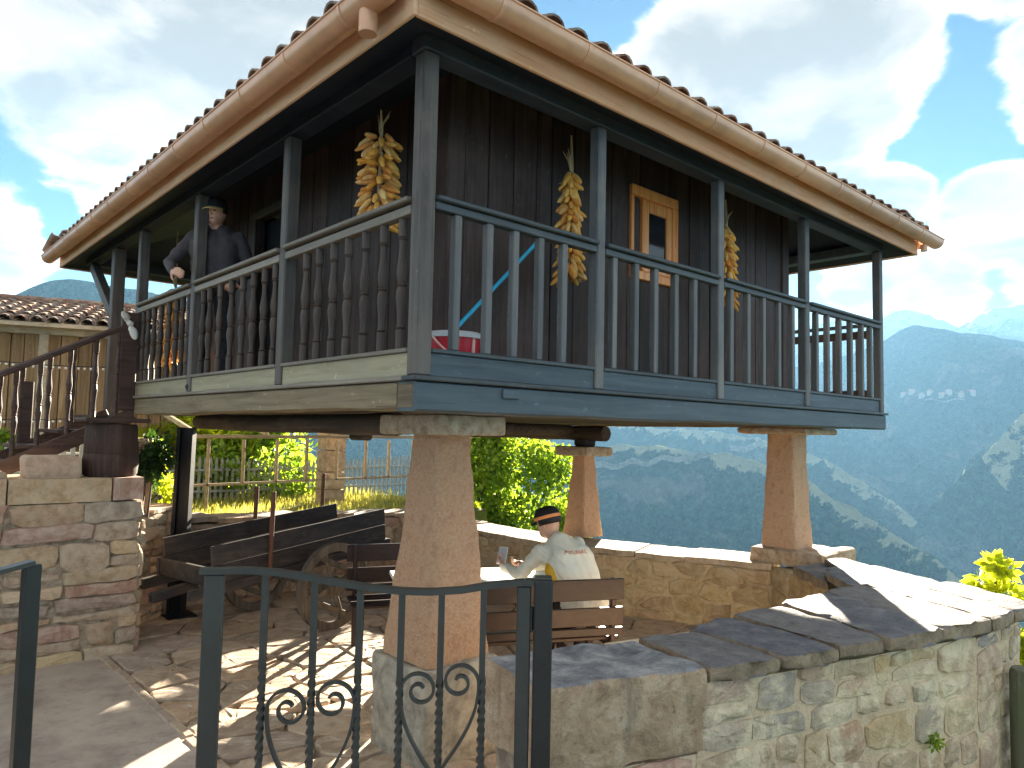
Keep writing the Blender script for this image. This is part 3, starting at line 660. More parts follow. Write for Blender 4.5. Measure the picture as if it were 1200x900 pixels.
# ------------------------------------------------------------------ stone walls
def wall(name, label, A, B, z0, z1, thick, cw, chh, mats, seed, cat='stone wall', gap=.012, proud=.02, sx=1.7, ends=(), cap=None, topslope=0., skipcap=False, faceboth=False, smooth=False, jit=.008, cut=.2, cj=.32, bury=0., wob=.012, coursed=False):
    """rubble wall from A to B; its stones face the right-hand side of A->B"""
    rg = random.Random(seed); A = Vector((*A, 0)); B = Vector((*B, 0)); u = (B-A).normalized(); n = Vector((u.y, -u.x, 0)); L = (B-A).length
    root = empty(name, (A+B)/2+Vector((0, 0, z0)), label, cat)
    g = G(); M = Matrix((u, -n, Vector((0, 0, 1)))).transposed()
    nx, nz = max(2, int(L/.12)), max(2, int((z1-z0)/.12))
    vs = []; 
    for i in range(nx+1):
        for k in range(nz+1):
            p = A+u*(L*i/nx)+n*((fbm(np.array([i*.9]), np.array([k*.9+seed]), 3, seed)[0]-.5)*wob); z_ = z0+(z1-.01-z0)*k/nz+(topslope*i/nx*(k/nz)); vs.append((p.x, p.y, z_))
    fs = [(i*(nz+1)+k, (i+1)*(nz+1)+k, (i+1)*(nz+1)+k+1, i*(nz+1)+k+1) for i in range(nx) for k in range(nz)]
    b = len(vs); back = [(A-n*thick), (B-n*thick)]
    vs += [(back[0].x, back[0].y, z0), (back[0].x, back[0].y, z1-.01), (back[1].x, back[1].y, z0), (back[1].x, back[1].y, z1-.01+topslope)]
    fs.append((b, b+2, b+3, b+1)); fs.append(tuple([i*(nz+1)+nz for i in range(nx+1)]+[b+3, b+1])); fs.append(tuple([i*(nz+1) for i in range(nx, -1, -1)]+[b, b+2]))
    fs.append(tuple([k for k in range(nz+1)]+[b+1, b])); fs.append(tuple([nx*(nz+1)+k for k in range(nz, -1, -1)]+[b+2, b+3]))
    g.add(vs, fs); g.obj('mortar', mats[1], root)
    def face(O, ux, nn, Lf, zz0, zz1):
        for poly in (courses(Lf, zz1-zz0, cw, chh, rg) if coursed else voronoi(cells(Lf, zz1-zz0, cw, chh, rg, jit=cj), [(0, 0), (Lf, 0), (Lf, zz1-zz0), (0, zz1-zz0)], sx)):
            q = shrink(poly, gap*rg.uniform(.7, 1.5), rg, jit, cut)
            if len(q) < 4: continue
            pr = proud*rg.uniform(.4, 1.5)-bury*rg.random()
            sm_ = 50 if smooth else None
            F = lambda a, v, o: tuple(O+ux*a+nn*o+Vector((0, 0, zz0+v+topslope*(a/Lf)*(v/(zz1-zz0)))))
            g = G(); stone(g, q, F, .03, pr, rg, .012, .008, .012); g.obj('stone', mats[0], root, sm_)
    face(A, u, n, L, z0, z1)
    if 'B' in ends: face(B, -n, u, thick, z0, z1)
    if 'A' in ends: face(A-n*thick, n, -u, thick, z0, z1)
    if faceboth: face(B-n*thick, -u, -n, L, z0, z1)
    if cap:
        x = 0
        while x < L:
            l = min(rg.uniform(*cap[0]), L-x); l = l if L-x-l > .15 else L-x
            over = cap[2]; hz_ = cap[1]*rg.uniform(.8, 1.2); npt = 5
            pl = []
            for i in range(npt+1): pl.append((x+.006+(l-.012)*i/npt, over+rg.uniform(-.025, .025)))
            for i in range(npt, -1, -1): pl.append((x+.006+(l-.012)*i/npt, -thick-over*.6+rg.uniform(-.03, .03)))
            zt = z1+rg.uniform(-.008, .008)
            g = G(); g.prism(pl, zt+topslope*(x/L), zt+hz_+topslope*(x/L)+0, lambda a, o, z: (tuple(A+u*a+n*o+Vector((0, 0, z)))))
            g.obj('coping_stone', cap[3], root); x += l
    return root
# wall under the stair (faces the lane), its end catches the sun
wall('stair_wall', 'brown rubble wall carrying the wooden stair, left of the yard', (-3.6, 3.75), (-.165, 3.75), -.05, 1.26, .75, .40, .18, (m_wall, m_mortar), 21, ends=('B',), cap=((.45, .95), .17, .01, m_wall), proud=.03, gap=.012, cut=.13, jit=.009, coursed=True)
wall('yard_end_wall', 'short rubble wall behind the black iron column', (-.12, 4.42), (.62, 5.02), -.05, 1.03, .5, .27, .16, (m_wall, m_mortar), 22, cap=((.3, .5), .04, .0, m_flag), cut=.13, coursed=True)
wall('yard_back_wall', 'low rubble wall behind the old ox cart', (.60, 5.02), (3.86, 5.10), -.05, .86, .5, .27, .15, (m_wall, m_mortar), 23, cap=((.3, .7), .045, .01, m_flag), topslope=-.12, cut=.13, coursed=True)
wall('valley_parapet', 'tan mortared parapet with a sun bleached coping behind the seated man', (3.80, 5.05), (3.79, 2.70), -.05, .62, .52, .28, .17, (m_walltan, m_mortartan), 24, cap=((.5, 1.0), .055, .03, m_sandpale), proud=.012, gap=.02, cut=.14)
wall('corner_parapet', 'tan mortared parapet running under the two far pillars', (3.79, 2.70), (4.60, .60), -.05, .62, .58, .3, .18, (m_walltan, m_mortartan), 25, cap=((.5, 1.0), .055, .03, m_sandpale), proud=.012, gap=.02, cut=.14)
wall('return_parapet', 'short rubble parapet joining the corner pillar to the front wall', (4.62, .62), (3.75, -.62), -.05, .66, .7, .28, .16, (m_walltan, m_mortartan), 26)
# front wall: pale lime-streaked rubble, big block at the gate end, slate slabs on top
FW = [(.16, -.76), (.88, -1.03), (2.9, -1.585), (3.62, -1.63)]
fw = wall('front_wall', 'pale lime streaked front wall under dark slate slabs, right of the gate', FW[1], FW[2], -.75, .765,   .75, .25, .165, (m_pale, m_mortarpale), 31, proud=.012, bury=.011, wob=.026, gap=.016, coursed=True, cut=.16, jit=.010)
fw2 = wall('front_wall', 'far end of the pale lime streaked front wall, beside the timber post', FW[2], FW[3], -.95, .755, 1.1, .25, .165, (m_pale, m_mortarpale), 32, proud=.012, bury=.011, wob=.026, gap=.016, coursed=True, cut=.16, jit=.010, ends=('B',))
fw0 = wall('front_wall', 'gate end of the front wall below the big grey block, beside the gate post', FW[0], FW[1], -.3, .47, .52, .24, .16, (m_wall, m_mortarpale), 33, proud=.02, gap=.016, coursed=True, ends=('A',))
def rough_block(name, poly, z0, z1, mat, parent, seed, sub=7, amp=.03, **pk):
    """hewn block: a subdivided prism roughened by noise"""
    bm = bmesh.new(); n = len(poly)
    lo = [bm.verts.new((x, y, z0)) for x, y in poly]; hi = [bm.verts.new((x, y, z1)) for x, y in poly]
    bm.faces.new(lo[::-1]); bm.faces.new(hi)
    for i in range(n): bm.faces.new((lo[i], lo[(i+1) % n], hi[(i+1) % n], hi[i]))
    bmesh.ops.bevel(bm, geom=bm.edges[:], offset=.025, segments=2, profile=.6, affect='EDGES')
    bmesh.ops.triangulate(bm, faces=[f for f in bm.faces if len(f.verts) > 4])
    bmesh.ops.subdivide_edges(bm, edges=[e for e in bm.edges if e.calc_length() > .12], cuts=sub, use_grid_fill=True)
    bmesh.ops.recalc_face_normals(bm, faces=bm.faces)
    co = np.array([v.co for v in bm.verts]); nr = np.array([v.normal for v in bm.verts])
    d = (fbm(co[:, 0]*6+co[:, 2]*3, co[:, 1]*6-co[:, 2]*5, 5, seed)-.48)*amp*2
    for v, p in zip(bm.verts, co+nr*d[:, None]): v.co = p
    me = bpy.data.meshes.new(name); bm.to_mesh(me); bm.free()
    c = Vector((np.mean([p[0] for p in poly]), np.mean([p[1] for p in poly]), (z0+z1)/2)); me.transform(Matrix.Translation(-c)); me.materials.append(mat)
    me.polygons.foreach_set('use_smooth', [True]*len(me.polygons)); me.set_sharp_from_angle(angle=R(45))
    return props(put(me, name, c, parent), **pk)
rough_block('capping_block', [(.12, -.78), (.55, -.93), (.90, -1.06), (1.02, -.56), (.6, -.43), (.24, -.28)], .475, .842, m_block, fw0, 5, 6, .03)
# slate slabs: irregular, overlapping the wall edge a little
def slab(poly, z, th, seed, parent=fw, mat=m_slab):
    rr = random.Random(seed); pl = []
    for (a, b) in zip(poly, poly[1:]+poly[:1]):
        L = math.hypot(b[0]-a[0], b[1]-a[1]); k = max(1, int(L/.10))
        for i in range(k):
            t = i/k; j = .018 if i else .008
            pl.append((a[0]+(b[0]-a[0])*t+rr.uniform(-j, j), a[1]+(b[1]-a[1])*t+rr.uniform(-j, j)))
    rough_block('slate_slab', pl, z, z+th, mat, parent, seed, 2, .012)
slab([(.93, -1.075), (1.32, -1.205), (1.38, -.66), (1.08, -.53)], .775, .07, 1)
slab([(1.335, -1.225), (1.68, -1.33), (1.80, -.64), (1.40, -.62)], .785, .07, 2)
slab([(1.695, -1.325), (2.02, -1.42), (2.28, -.70), (1.84, -.63)], .79, .075, 3)
slab([(2.035, -1.43), (2.46, -1.555), (2.86, -.72), (2.31, -.68)], .795, .075, 4)
slab([(2.475, -1.55), (2.93, -1.66), (3.35, -.74), (2.88, -.70)], .79, .08, 5)
slab([(2.945, -1.665), (3.30, -1.69), (3.62, -.95), (3.37, -.72)], .785, .085, 6)
slab([(3.315, -1.68), (3.70, -1.68), (4.05, -1.12), (3.65, -.98)], .785, .08, 7)
slab([(3.39, -.70), (3.66, -.95), (4.08, -1.09), (4.50, -.40), (4.05, -.18), (3.72, -.35)], .77, .06, 8)
slab([(3.74, -.33), (4.06, -.15), (4.52, -.37), (4.86, .08), (4.5, .10), (4.2, .2)], .69, .075, 9)
slab([(4.15, -.30), (4.45, -.45), (4.78, .0), (4.52, .06)], .768, .04, 10, fw2)

# ------------------------------------------------------------------ terraces behind the walls
sheet('back_terrace', -.6, 5.2, 5.56, 40, 30, 60, lambda x, y: .72+(fbm(x*1.4, y*1.4, 4, 4)-.45)*.22+np.clip(y-9, 0, 30)*.012, m_grass, 'sunlit grass terrace behind the low back wall', 1.4)
sheet('stair_terrace', -30, -.62, 4.55, 40, 40, 60, lambda x, y: 1.16+(fbm(x*1.4, y*1.4, 4, 6)-.45)*.12+np.clip(y-9, 0, 30)*.01, m_grass, 'village terrace behind the stair wall', 1.6)
# upstanding stones on the stair wall under the stringer
rough_block('wall_stone', [(-1.0, 3.85), (-.62, 3.85), (-.62, 4.15), (-1.0, 4.15)], 1.435, 1.62, m_wall, None, 61, 3, .02, label='squared pale stone lying on the stair wall under the stringer', cat='stone')
rough_block('wall_stone', [(-1.75, 3.82), (-1.12, 3.82), (-1.12, 4.2), (-1.75, 4.2)], 1.435, 1.50, m_wall, None, 62, 3, .02, label='flat brown stone lying at the left on the stair wall', cat='stone')
# ------------------------------------------------------------------ stone pillars
def pillar(name, label, ax, ay, zb, zt, wb, wt, cap, mat, plinth=None, seed=1, capmat=None, plmat=None, mid=None):
    """tapering pillar; (ax, ay) is the near arris at the top; cap = (overhang, thickness)"""
    cx, cy = ax+wt/2, ay+wt/2
    root = empty(name, (cx, cy, zb-(plinth[1] if plinth else 0)), label, 'stone pillar', 'tapered stone pillars carrying the granary')
    nz = 26; m = 9; vs = []; fs = []
    for i in range(nz+1):
        t = i/nz; z = zb+(zt-zb)*t; e = 1-t
        wd = wt+(wb-wt)*(e**1.15)
        if t < .05: wd *= .985+.3*t
        ring = []
        for sd in range(4):
            for k in range(m):
                s_ = -1+2*k/m; c_ = .045 if k else 0
                q = {0: (s_, -1), 1: (1, s_), 2: (-s_, 1), 3: (-1, -s_)}[sd]
                f = 1-.06*(abs(s_) > .97)
                d = (fbm(np.array([q[0]*2.2+seed*3+q[1]*1.3]), np.array([z*7+q[1]*2]), 4, seed)[0]-.48)*.022
                ring.append((cx+q[0]*(wd/2*f+d), cy+q[1]*(wd/2*f+d), z))
        vs += ring
    n = 4*m
    fs = [(i*n+j, i*n+(j+1) % n, (i+1)*n+(j+1) % n, (i+1)*n+j) for i in range(nz) for j in range(n)]+[tuple(range(n))[::-1], tuple(range(nz*n, nz*n+n))]
    G().add(vs, fs).obj('shaft', mat, root, 50)
    o, th = cap[:2]
    px = cap[2] if len(cap) > 2 else o
    rough_block('capstone', [(cx-wt/2-o, cy-wt/2-px), (cx+wt/2+o, cy-wt/2-px), (cx+wt/2+o, cy+wt/2+px), (cx-wt/2-o, cy+wt/2+px)], zt+.001, zt+th, capmat or mat, root, seed, 4, .012)
    if plinth:
        hw, ph = plinth[0], plinth[1]; dx, dy = plinth[2:] if len(plinth) > 2 else (0, 0)
        rough_block('plinth', [(cx-hw+dx, cy-hw+dy), (cx+hw+dx, cy-hw+dy), (cx+hw+dx, cy+hw+dy), (cx-hw+dx, cy+hw+dy)], zb-ph, zb-.001, plmat or mat, root, seed+3, 6, .03)
    return root
pillar('stone_pillar', 'big rosy sandstone pillar on a concrete plinth, nearest, behind the gate', .52, .52, .56, 1.868, .485, .26, (.11, .12, .20), m_sand, (.27, .75), 2, m_sandpale, m_concrete)
pillar('stone_pillar', 'slim rosy pillar standing on the parapet behind the seated man', 4.30, 2.77, .70, 1.63, .35, .19, (.14, .11, .16), m_sand, None, 5, m_sandpale)
pillar('stone_pillar', 'rosy pillar on a pale base stone at the valley corner, right', 4.77, .47, .815, 1.925, .37, .28, (.2, .06, .22), m_sand, (.36, .15, .08, -.12), 8, m_sandpale, m_sandpale)

# ------------------------------------------------------------------ granary
GX, GY, GYR = 5.8, 4.98, 7.45            # platform and roof extents
granary = empty('granary', (2.9, 2.5, 1.87), 'raised dark timber granary with a railed gallery and tiled roof on stone pillars', 'granary')
P_ = granary
def wavy_beam(name, axis, a, b, off, z0, z1, wd, mat, seed, side=-1, wave=.018):
    """sawn beam with an uneven underside; its outer face lies at off"""
    n = 60; vs = []; fs = []
    for i in range(n+1):
        t = a+(b-a)*i/n; wv = (fbm(np.array([t*1.1]), np.array([seed*1.]), 4, seed)[0]-.5)*wave*2; fo = (fbm(np.array([t*2.]), np.array([seed+5.]), 3, seed)[0]-.5)*.008
        sec = [(fo, z0+.012+wv), (fo, z1-.008), (.01, z1), (wd, z1), (wd, z0+wv), (.014, z0+wv)]
        for d, z in sec: vs.append((t, off+d, z) if axis == 'X' else (off+d, t, z))
    m = 6; fs = [(i*m+j, i*m+(j+1) % m, (i+1)*m+(j+1) % m, (i+1)*m+j) for i in range(n) for j in range(m)]+[tuple(range(m)), tuple(range(n*m, n*m+m))]
    return G().add(vs, fs).obj(name, mat, P_, 40)
wavy_beam('floor_beam', 'X', .002, GX, 0, 1.992, 2.139, .16, m_beamX, 1, wave=.008)
wavy_beam('floor_beam', 'Y', .165, GY, 0, 1.992, 2.139, .16, m_beamY, 2, wave=.02)
wavy_beam('floor_beam', 'X', .165, GX-.165, GY-.16, 1.992, 2.139, .16, m_beamX, 3)
wavy_beam('floor_beam', 'Y', .165, GY-.165, GX-.16, 1.992, 2.139, .16, m_log, 4)
G().box2((.15, .02, 2.0), (.0, .165, 2.137), .01).obj('beam_end', m_beamY, P_)
G().box2((.17, .17, 2.02), (GX-.17, GY-.17, 2.14)).obj('deck', m_log, P_)
g = G().box2((-.022, -.022, 2.142), (GX+.022, .10, 2.166), .006); g.obj('ledge_moulding', m_blueX, P_)
g = G().box2((-.020, .102, 2.142), (.10, GY+.02, 2.166), .006); g.obj('ledge_moulding', m_railY, P_)
g = G().box2((GX-.10, .102, 2.142), (GX+.022, GY+.02, 2.166), .006); g.obj('ledge_moulding', m_blueX, P_)
g = G().box2((.10, .10, 2.143), (GX-.1, GY-.02, 2.163)); g.obj('floorboards', m_log, P_)
# joinery peg on the front beam
G().box2((.56, -.018, 2.075), (.68, .02, 2.125), .004).obj('tenon', m_beamX, P_)
# carrying logs under the platform
def log(name, pts, rad, mat, seed):
    n = 30; pts = [Vector(p) for p in pts]; pp = []; rr = []
    for i in range(n+1):
        t = i/n; pp.append(pts[0].lerp(pts[1], t)+Vector((0, 0, (fbm(np.array([t*5.]), np.array([seed*2.]), 3, seed)[0]-.5)*.04)))
        rr.append(rad*(.93+.18*fbm(np.array([t*7.]), np.array([seed*5.]), 3, seed)[0]))
    G().tube(pp, rr, 12).obj(name, mat, P_, 50)
log('carrying_log', [(4.42, GY+.1, 1.90), (4.42, 2.55, 1.90)], .085, m_log, 3)
log('carrying_log', [(.66, 1.15, 1.93), (.66, GY-.1, 1.93)], .075, m_log, 4)
log('carrying_log', [(1.2, 3.0, 1.93), (4.3, 3.0, 1.93)], .065, m_log, 8)
G().box2((4.33, 2.78, 1.741), (4.52, 2.98, 1.83), .02).obj('packing_block', m_log, P_)
G().box2((1.0, 2.2, 1.80), (1.12, 2.4, 1.90), .02).obj('packing_block', m_log, P_)
# posts
PX = [1.375, 2.745, 4.125, 5.74]; PY = [1.585, 3.29, 4.90]
def post(x, y, z0, z1, wd, mat): return G().box2((x, y, z0), (x+wd, y+wd, z1), .008).obj('post', mat, P_)
post(.004, .004, 2.168, 3.826, .092, m_postZ)
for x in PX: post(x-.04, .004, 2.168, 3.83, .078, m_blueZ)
for y in PY: post(.004, y-.04, 2.168, 3.83, .09, m_postZ)
for y in (1.6, 3.2, 4.8): post(GX-.13, y, 2.168, 3.83, .115, m_blueZ)
m_plate = wood('shadow_navy_plate', (.02, .028, .044), (.034, .045, .066), (.056, .07, .098), 'X', .6, .3)  # navy eave shadow mixed into the beam's own grey
# plate beams carried by the posts
G().box2((.0, .0, 3.832), (GX, .13, 3.925), .008).obj('plate_beam', m_plate, P_)
G().box2((.0, .132, 3.832), (.13, GYR-.25, 3.925), .008).obj('plate_beam', m_soffit, P_)
G().box2((GX-.13, .132, 3.832), (GX, GYR-.25, 3.925), .008).obj('plate_beam', m_blueX, P_)
G().box2((.13, GYR-.38, 3.832), (GX-.13, GYR-.25, 3.925), .008).obj('plate_beam', m_soffit, P_)
# --- balustrades
def square_run(x0, x1):
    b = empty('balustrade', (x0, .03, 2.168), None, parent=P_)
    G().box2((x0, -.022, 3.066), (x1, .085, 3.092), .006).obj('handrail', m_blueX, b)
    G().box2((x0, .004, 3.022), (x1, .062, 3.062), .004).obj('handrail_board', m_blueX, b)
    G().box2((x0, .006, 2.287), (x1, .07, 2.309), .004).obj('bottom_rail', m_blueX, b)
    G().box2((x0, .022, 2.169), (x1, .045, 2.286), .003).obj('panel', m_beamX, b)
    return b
runs = [(.098, 1.333), (1.415, 2.703), (2.785, 4.083), (4.165, 5.698)]
BX = [[.251, .47, .662, .86, 1.057], [1.52, 1.742, 1.953, 2.187, 2.416], [2.905, 3.154, 3.392, 3.643, 3.879], [4.324, 4.545, 4.795, 5.038, 5.294, 5.5]]
sq = None
for (x0, x1), xs in zip(runs, BX):
    b = square_run(x0, x1)
    for x in xs:
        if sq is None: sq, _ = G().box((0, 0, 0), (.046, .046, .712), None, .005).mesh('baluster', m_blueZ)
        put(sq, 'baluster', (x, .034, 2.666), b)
TURN = [(.024, 0), (.024, .10), (.019, .106), (.027, .113), (.019, .12), (.0165, .15), (.019, .19), (.026, .25), (.0285, .275), (.024, .31), (.019, .325), (.028, .335), (.019, .345), (.024, .36), (.029, .40), (.026, .43), (.018, .50), (.0165, .545), (.019, .57), (.027, .577), (.019, .584), (.024, .59), (.024, .685)]
tn = None
LR = [(.098, 1.543, [.204, .386, .572, .762, .935, 1.118, 1.29]), (1.637, 3.248, [1.74, 1.912, 2.089+.01, 2.291, 2.505, 2.732, 2.955, 3.10]), (3.342, 4.858, [3.44, 3.60, 3.757, 3.971, 4.19, 4.40, 4.58, 4.74])]
for y0, y1, ys in LR:
    b = empty('balustrade', (.03, y0, 2.168), None, parent=P_)
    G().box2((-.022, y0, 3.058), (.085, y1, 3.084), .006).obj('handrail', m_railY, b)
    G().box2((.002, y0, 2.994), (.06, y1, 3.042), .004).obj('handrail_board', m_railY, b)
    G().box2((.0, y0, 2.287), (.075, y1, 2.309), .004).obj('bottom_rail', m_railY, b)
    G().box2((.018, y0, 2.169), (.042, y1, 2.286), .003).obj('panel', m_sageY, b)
    for y in ys:
        if tn is None: tn, _ = G().lathe([(r_*1.0, z) for r_, z in TURN], 12).mesh('baluster', m_turn, 35)
        put(tn, 'baluster', (.034, y, 2.6515), b)
for y0, y1 in ((.13, 1.6), (1.715, 3.2), (3.315, 4.8)):          # valley side
    b = empty('balustrade', (GX-.05, y0, 2.168), None, parent=P_)
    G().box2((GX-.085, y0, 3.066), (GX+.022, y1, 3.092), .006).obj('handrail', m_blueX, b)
    G().box2((GX-.065, y0, 2.287), (GX-.01, y1, 2.40), .004).obj('bottom_rail', m_log, b)
    G().box2((GX-.06, y0, 2.94), (GX-.015, y1, 3.02), .004).obj('handrail_board', m_log, b)
    k = 6
    for i in range(k): put(sq, 'baluster', (GX-.034, y0+(y1-y0)*(i+.5)/k, 2.666), b)
# --- walls of the store room: planks
WX0, WX1, WY0, WY1 = .65, 5.0, .65, 4.75
wr = random.Random(5)
def plank_wall(name, axis, a, b, face, sgn, holes):
    wroot = empty(name, (((a+b)/2, face, 2.168) if axis == 'X' else (face, (a+b)/2, 2.168)), None, parent=P_)
    x = a
    while x < b-.02:
        wd = min(wr.uniform(.15, .24), b-x)
        if b-x-wd < .08: wd = b-x
        segs = [(2.168, 4.22)]
        for h0, h1, z0, z1 in holes:
            if x < h1 and x+wd > h0:
                if x < h0-.02: wd = h0-x
                elif x+wd > h1+.001 and x < h1: wd = h1-x
                if x >= h0-.001 and x+wd <= h1+.001: segs = [s_ for s_ in ((2.168, z0), (z1, 4.22)) if s_[1]-s_[0] > .02]
        th = wr.uniform(0, .008)
        for z0, z1 in segs:
            if axis == 'X': g = G().box2((x+.004, face-th*sgn*-1 if False else face-th, z0), (x+wd-.004, face+.04, z1), .005)
            else: g = G().box2((face-th, x+.004, z0), (face+.04, x+wd-.004, z1), .005)
            g.obj('plank', m_plank, wroot)
        x += wd
    return wroot
wf = plank_wall('wall', 'X', WX0+.12, WX1-.12, WY0, 1, [(2.44, 3.06, 3.13, 3.885)])
DOOR = (2.78, 3.62)
wl_ = plank_wall('wall', 'Y', WY0+.12, WY1-.1, WX0, 1, [(DOOR[0], DOOR[1], 2.168, 3.80)])
for (x, y) in ((WX0-.02, WY0-.02), (WX1-.12, WY0-.02), (WX0-.02, WY1-.1)):
    G().box2((x, y, 2.168), (x+.138, y+.138, 4.2), .01).obj('corner_post', m_plank, P_)
G().box2((WX1-.04, WY0+.12, 2.168), (WX1, WY1, 4.2)).obj('wall', m_plank, P_)
G().box2((WX0+.12, WY1-.04, 2.168), (WX1-.05, WY1, 4.2)).obj('wall', m_plank, P_)
# door opening on the lane side
d = empty('door', (WX0, (DOOR[0]+DOOR[1])/2, 2.17), None, parent=P_)
for y in (DOOR[0]-.0, DOOR[1]-.06): G().box2((WX0-.03, y, 2.169), (WX0+.07, y+.06, 3.80), .006).obj('door_jamb', m_plank, d)
G().box2((WX0-.035, DOOR[0]-.05, 3.801), (WX0+.07, DOOR[1]+.05, 3.87), .006).obj('lintel', m_postZ, d)
G().box2((WX0+.10, DOOR[0], 2.17), (WX0+.13, DOOR[1], 3.8), .004).obj('dark_backing', m_void, d)  # dark sheet painted as the unlit room behind the opening
# window in the front wall
wn = empty('window', (2.75, WY0, 3.4), None, parent=P_)
g = G()
for a, b in (((2.44, .615, 3.80), (3.06, .69, 3.885)), ((2.44, .615, 3.13), (3.06, .69, 3.20)), ((2.985, .615, 3.201), (3.06, .69, 3.799)), ((2.44, .62, 3.201), (2.475, .69, 3.799))): g.box2(a, b, .006)
g.obj('frame', m_orange, wn)
sh = empty('sash', (2.8, .64, 3.4), None, parent=wn)
g = G()
for a, b in (((2.59, .628, 3.202), (2.675, .672, 3.798)), ((2.912, .628, 3.202), (2.983, .672, 3.798)), ((2.676, .63, 3.70), (2.911, .67, 3.798)), ((2.676, .63, 3.202), (2.911, .67, 3.275))): g.box2(a, b, .006)
g.obj('sash_frame', m_orange, wn)
bpy.data.objects.remove(sh)
G().box2((2.674, .644, 3.274), (2.913, .652, 3.701), .001).obj('pane', m_glass, wn)
G().box2((2.476, .66, 3.202), (2.589, .668, 3.798), .001).obj('pane', m_glass, wn)
# --- roof: hipped, boarded soffit, tiles
E0, EX, EY, ZE, PT = -.206, 6.07, 7.50, 3.86, math.tan(R(21))
RD = (EX-E0)/2                                    # run to the ridge
rz = ZE+RD*PT; ry0, ry1 = E0+RD, EY-RD; rxm = (E0+EX)/2
def roofz(x, y): return ZE+PT*min(x-E0, EX-x, y-E0, EY-y)
g = G(); c4 = [(E0, E0), (EX, E0), (EX, EY), (E0, EY)]
top = [(x, y, ZE+.10) for x, y in c4]+[(rxm, ry0, rz+.10), (rxm, ry1, rz+.10)]
und = [(x, y, z-.13) for x, y, z in top]
fsr = [(0, 1, 4), (1, 2, 5, 4), (2, 3, 5), (3, 0, 4, 5)]
g.add(top+und, fsr+[tuple(i+6 for i in f)[::-1] for f in fsr]+[(i, (i+1) % 4, 6+(i+1) % 4, 6+i) for i in range(4)])
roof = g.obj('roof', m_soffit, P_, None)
g = G().box2((E0-.0, E0-.022, 3.815), (EX, E0, 3.985), .005); g.obj('fascia', m_fascia, roof)
g = G().box2((E0-.022, E0-.024, 3.815), (E0-.0, EY, 3.985), .005); g.obj('fascia', m_fasciaY, roof)
g = G().box2((EX, E0-.022, 3.815), (EX+.022, EY, 3.985), .005); g.obj('fascia', m_fasciaY, roof)
g = G().box2((E0, EY, 3.815), (EX, EY+.022, 3.985), .005); g.obj('fascia', m_fascia, roof)
# gutters: half round with brackets
def gutter(axis, a, b, off, z, sgn=-1, rad=.078):
    n = 10; prof = [(math.cos(math.pi+math.pi*i/n)*rad, math.sin(math.pi+math.pi*i/n)*rad) for i in range(n+1)]
    bead = [(rad*1.10, .004), (rad*1.08, .012), (rad*.97, .008)]
    sec = [(-rad*1.1, .004), (-rad*1.08, .012), (-rad*.97, .010)]+[(x*.94, y*.94+.004) for x, y in prof]+bead[::-1]+[(x, y) for x, y in prof[::-1]]
    vs = []; m = len(sec)
    for t in (a, b):
        for o, h in sec: vs.append((t, off+o*-sgn*-1, z+h) if axis == 'X' else (off+o, t, z+h))
    fs = [(j, (j+1) % m, m+(j+1) % m, m+j) for j in range(m)]
    gt = G().add(vs, fs).obj('gutter', m_copper, roof, 40)
    for t in (a+.002, b-.002):                      # end caps
        g = G(); pts = [(x, y) for x, y in prof]
        g.add([((t, off+o, z+h) if axis == 'X' else (off+o, t, z+h)) for o, h in pts]+[((t+(.004 if t < 1 else -.004), off+o, z+h) if axis == 'X' else (off+o, t+(.004 if t < 1 else -.004), z+h)) for o, h in pts],
              [tuple(range(n+1)), tuple(range(n+1, 2*n+2))[::-1]]+[(i, (i+1) % (n+1), n+1+(i+1) % (n+1), n+1+i) for i in range(n+1)])
        g.obj('end_cap', m_copper, gt)
    t = a+.35
    while t < b:                                    # joint straps
        g = G(); q = [(x*1.06, y*1.06) for x, y in prof]
        k = n+1; vs = []
        for dt in (-.011, .011): vs += [((t+dt, off+o, z+h) if axis == 'X' else (off+o, t+dt, z+h)) for o, h in q]
        for dt in (-.011, .011): vs += [((t+dt, off+o*.94, z+h*.94) if axis == 'X' else (off+o*.94, t+dt, z+h*.94)) for o, h in q]
        fs = [(i, i+1, k+i+1, k+i) for i in range(n)]+[(i, i+1, 2*k+i+1, 2*k+i) for i in range(n)]+[(k+i, k+i+1, 3*k+i+1, 3*k+i) for i in range(n)]
        g.add(vs, fs).obj('gutter_bracket', m_copper, gt, 40); t += .62
    return gt
GZ = 4.0
gutter('X', -.17, EX+.28, E0-.115, GZ-.008)
gl = gutter('Y', -.17, EY+.16, E0-.115, GZ-.045)
gutter('Y', E0-.02, EY+.2, EX+.115, GZ-.02)
g = G().tube([(E0-.115, .02, GZ-.11), (E0-.115, .02, GZ-.22)], .045, 14); g.obj('downpipe_outlet', m_copper, roof, 50)
g = G().tube([(EX+.02, E0-.08, GZ-.085), (EX+.02, E0-.08, GZ-.15)], .035, 12); g.obj('downpipe_outlet', m_copper, roof, 50)
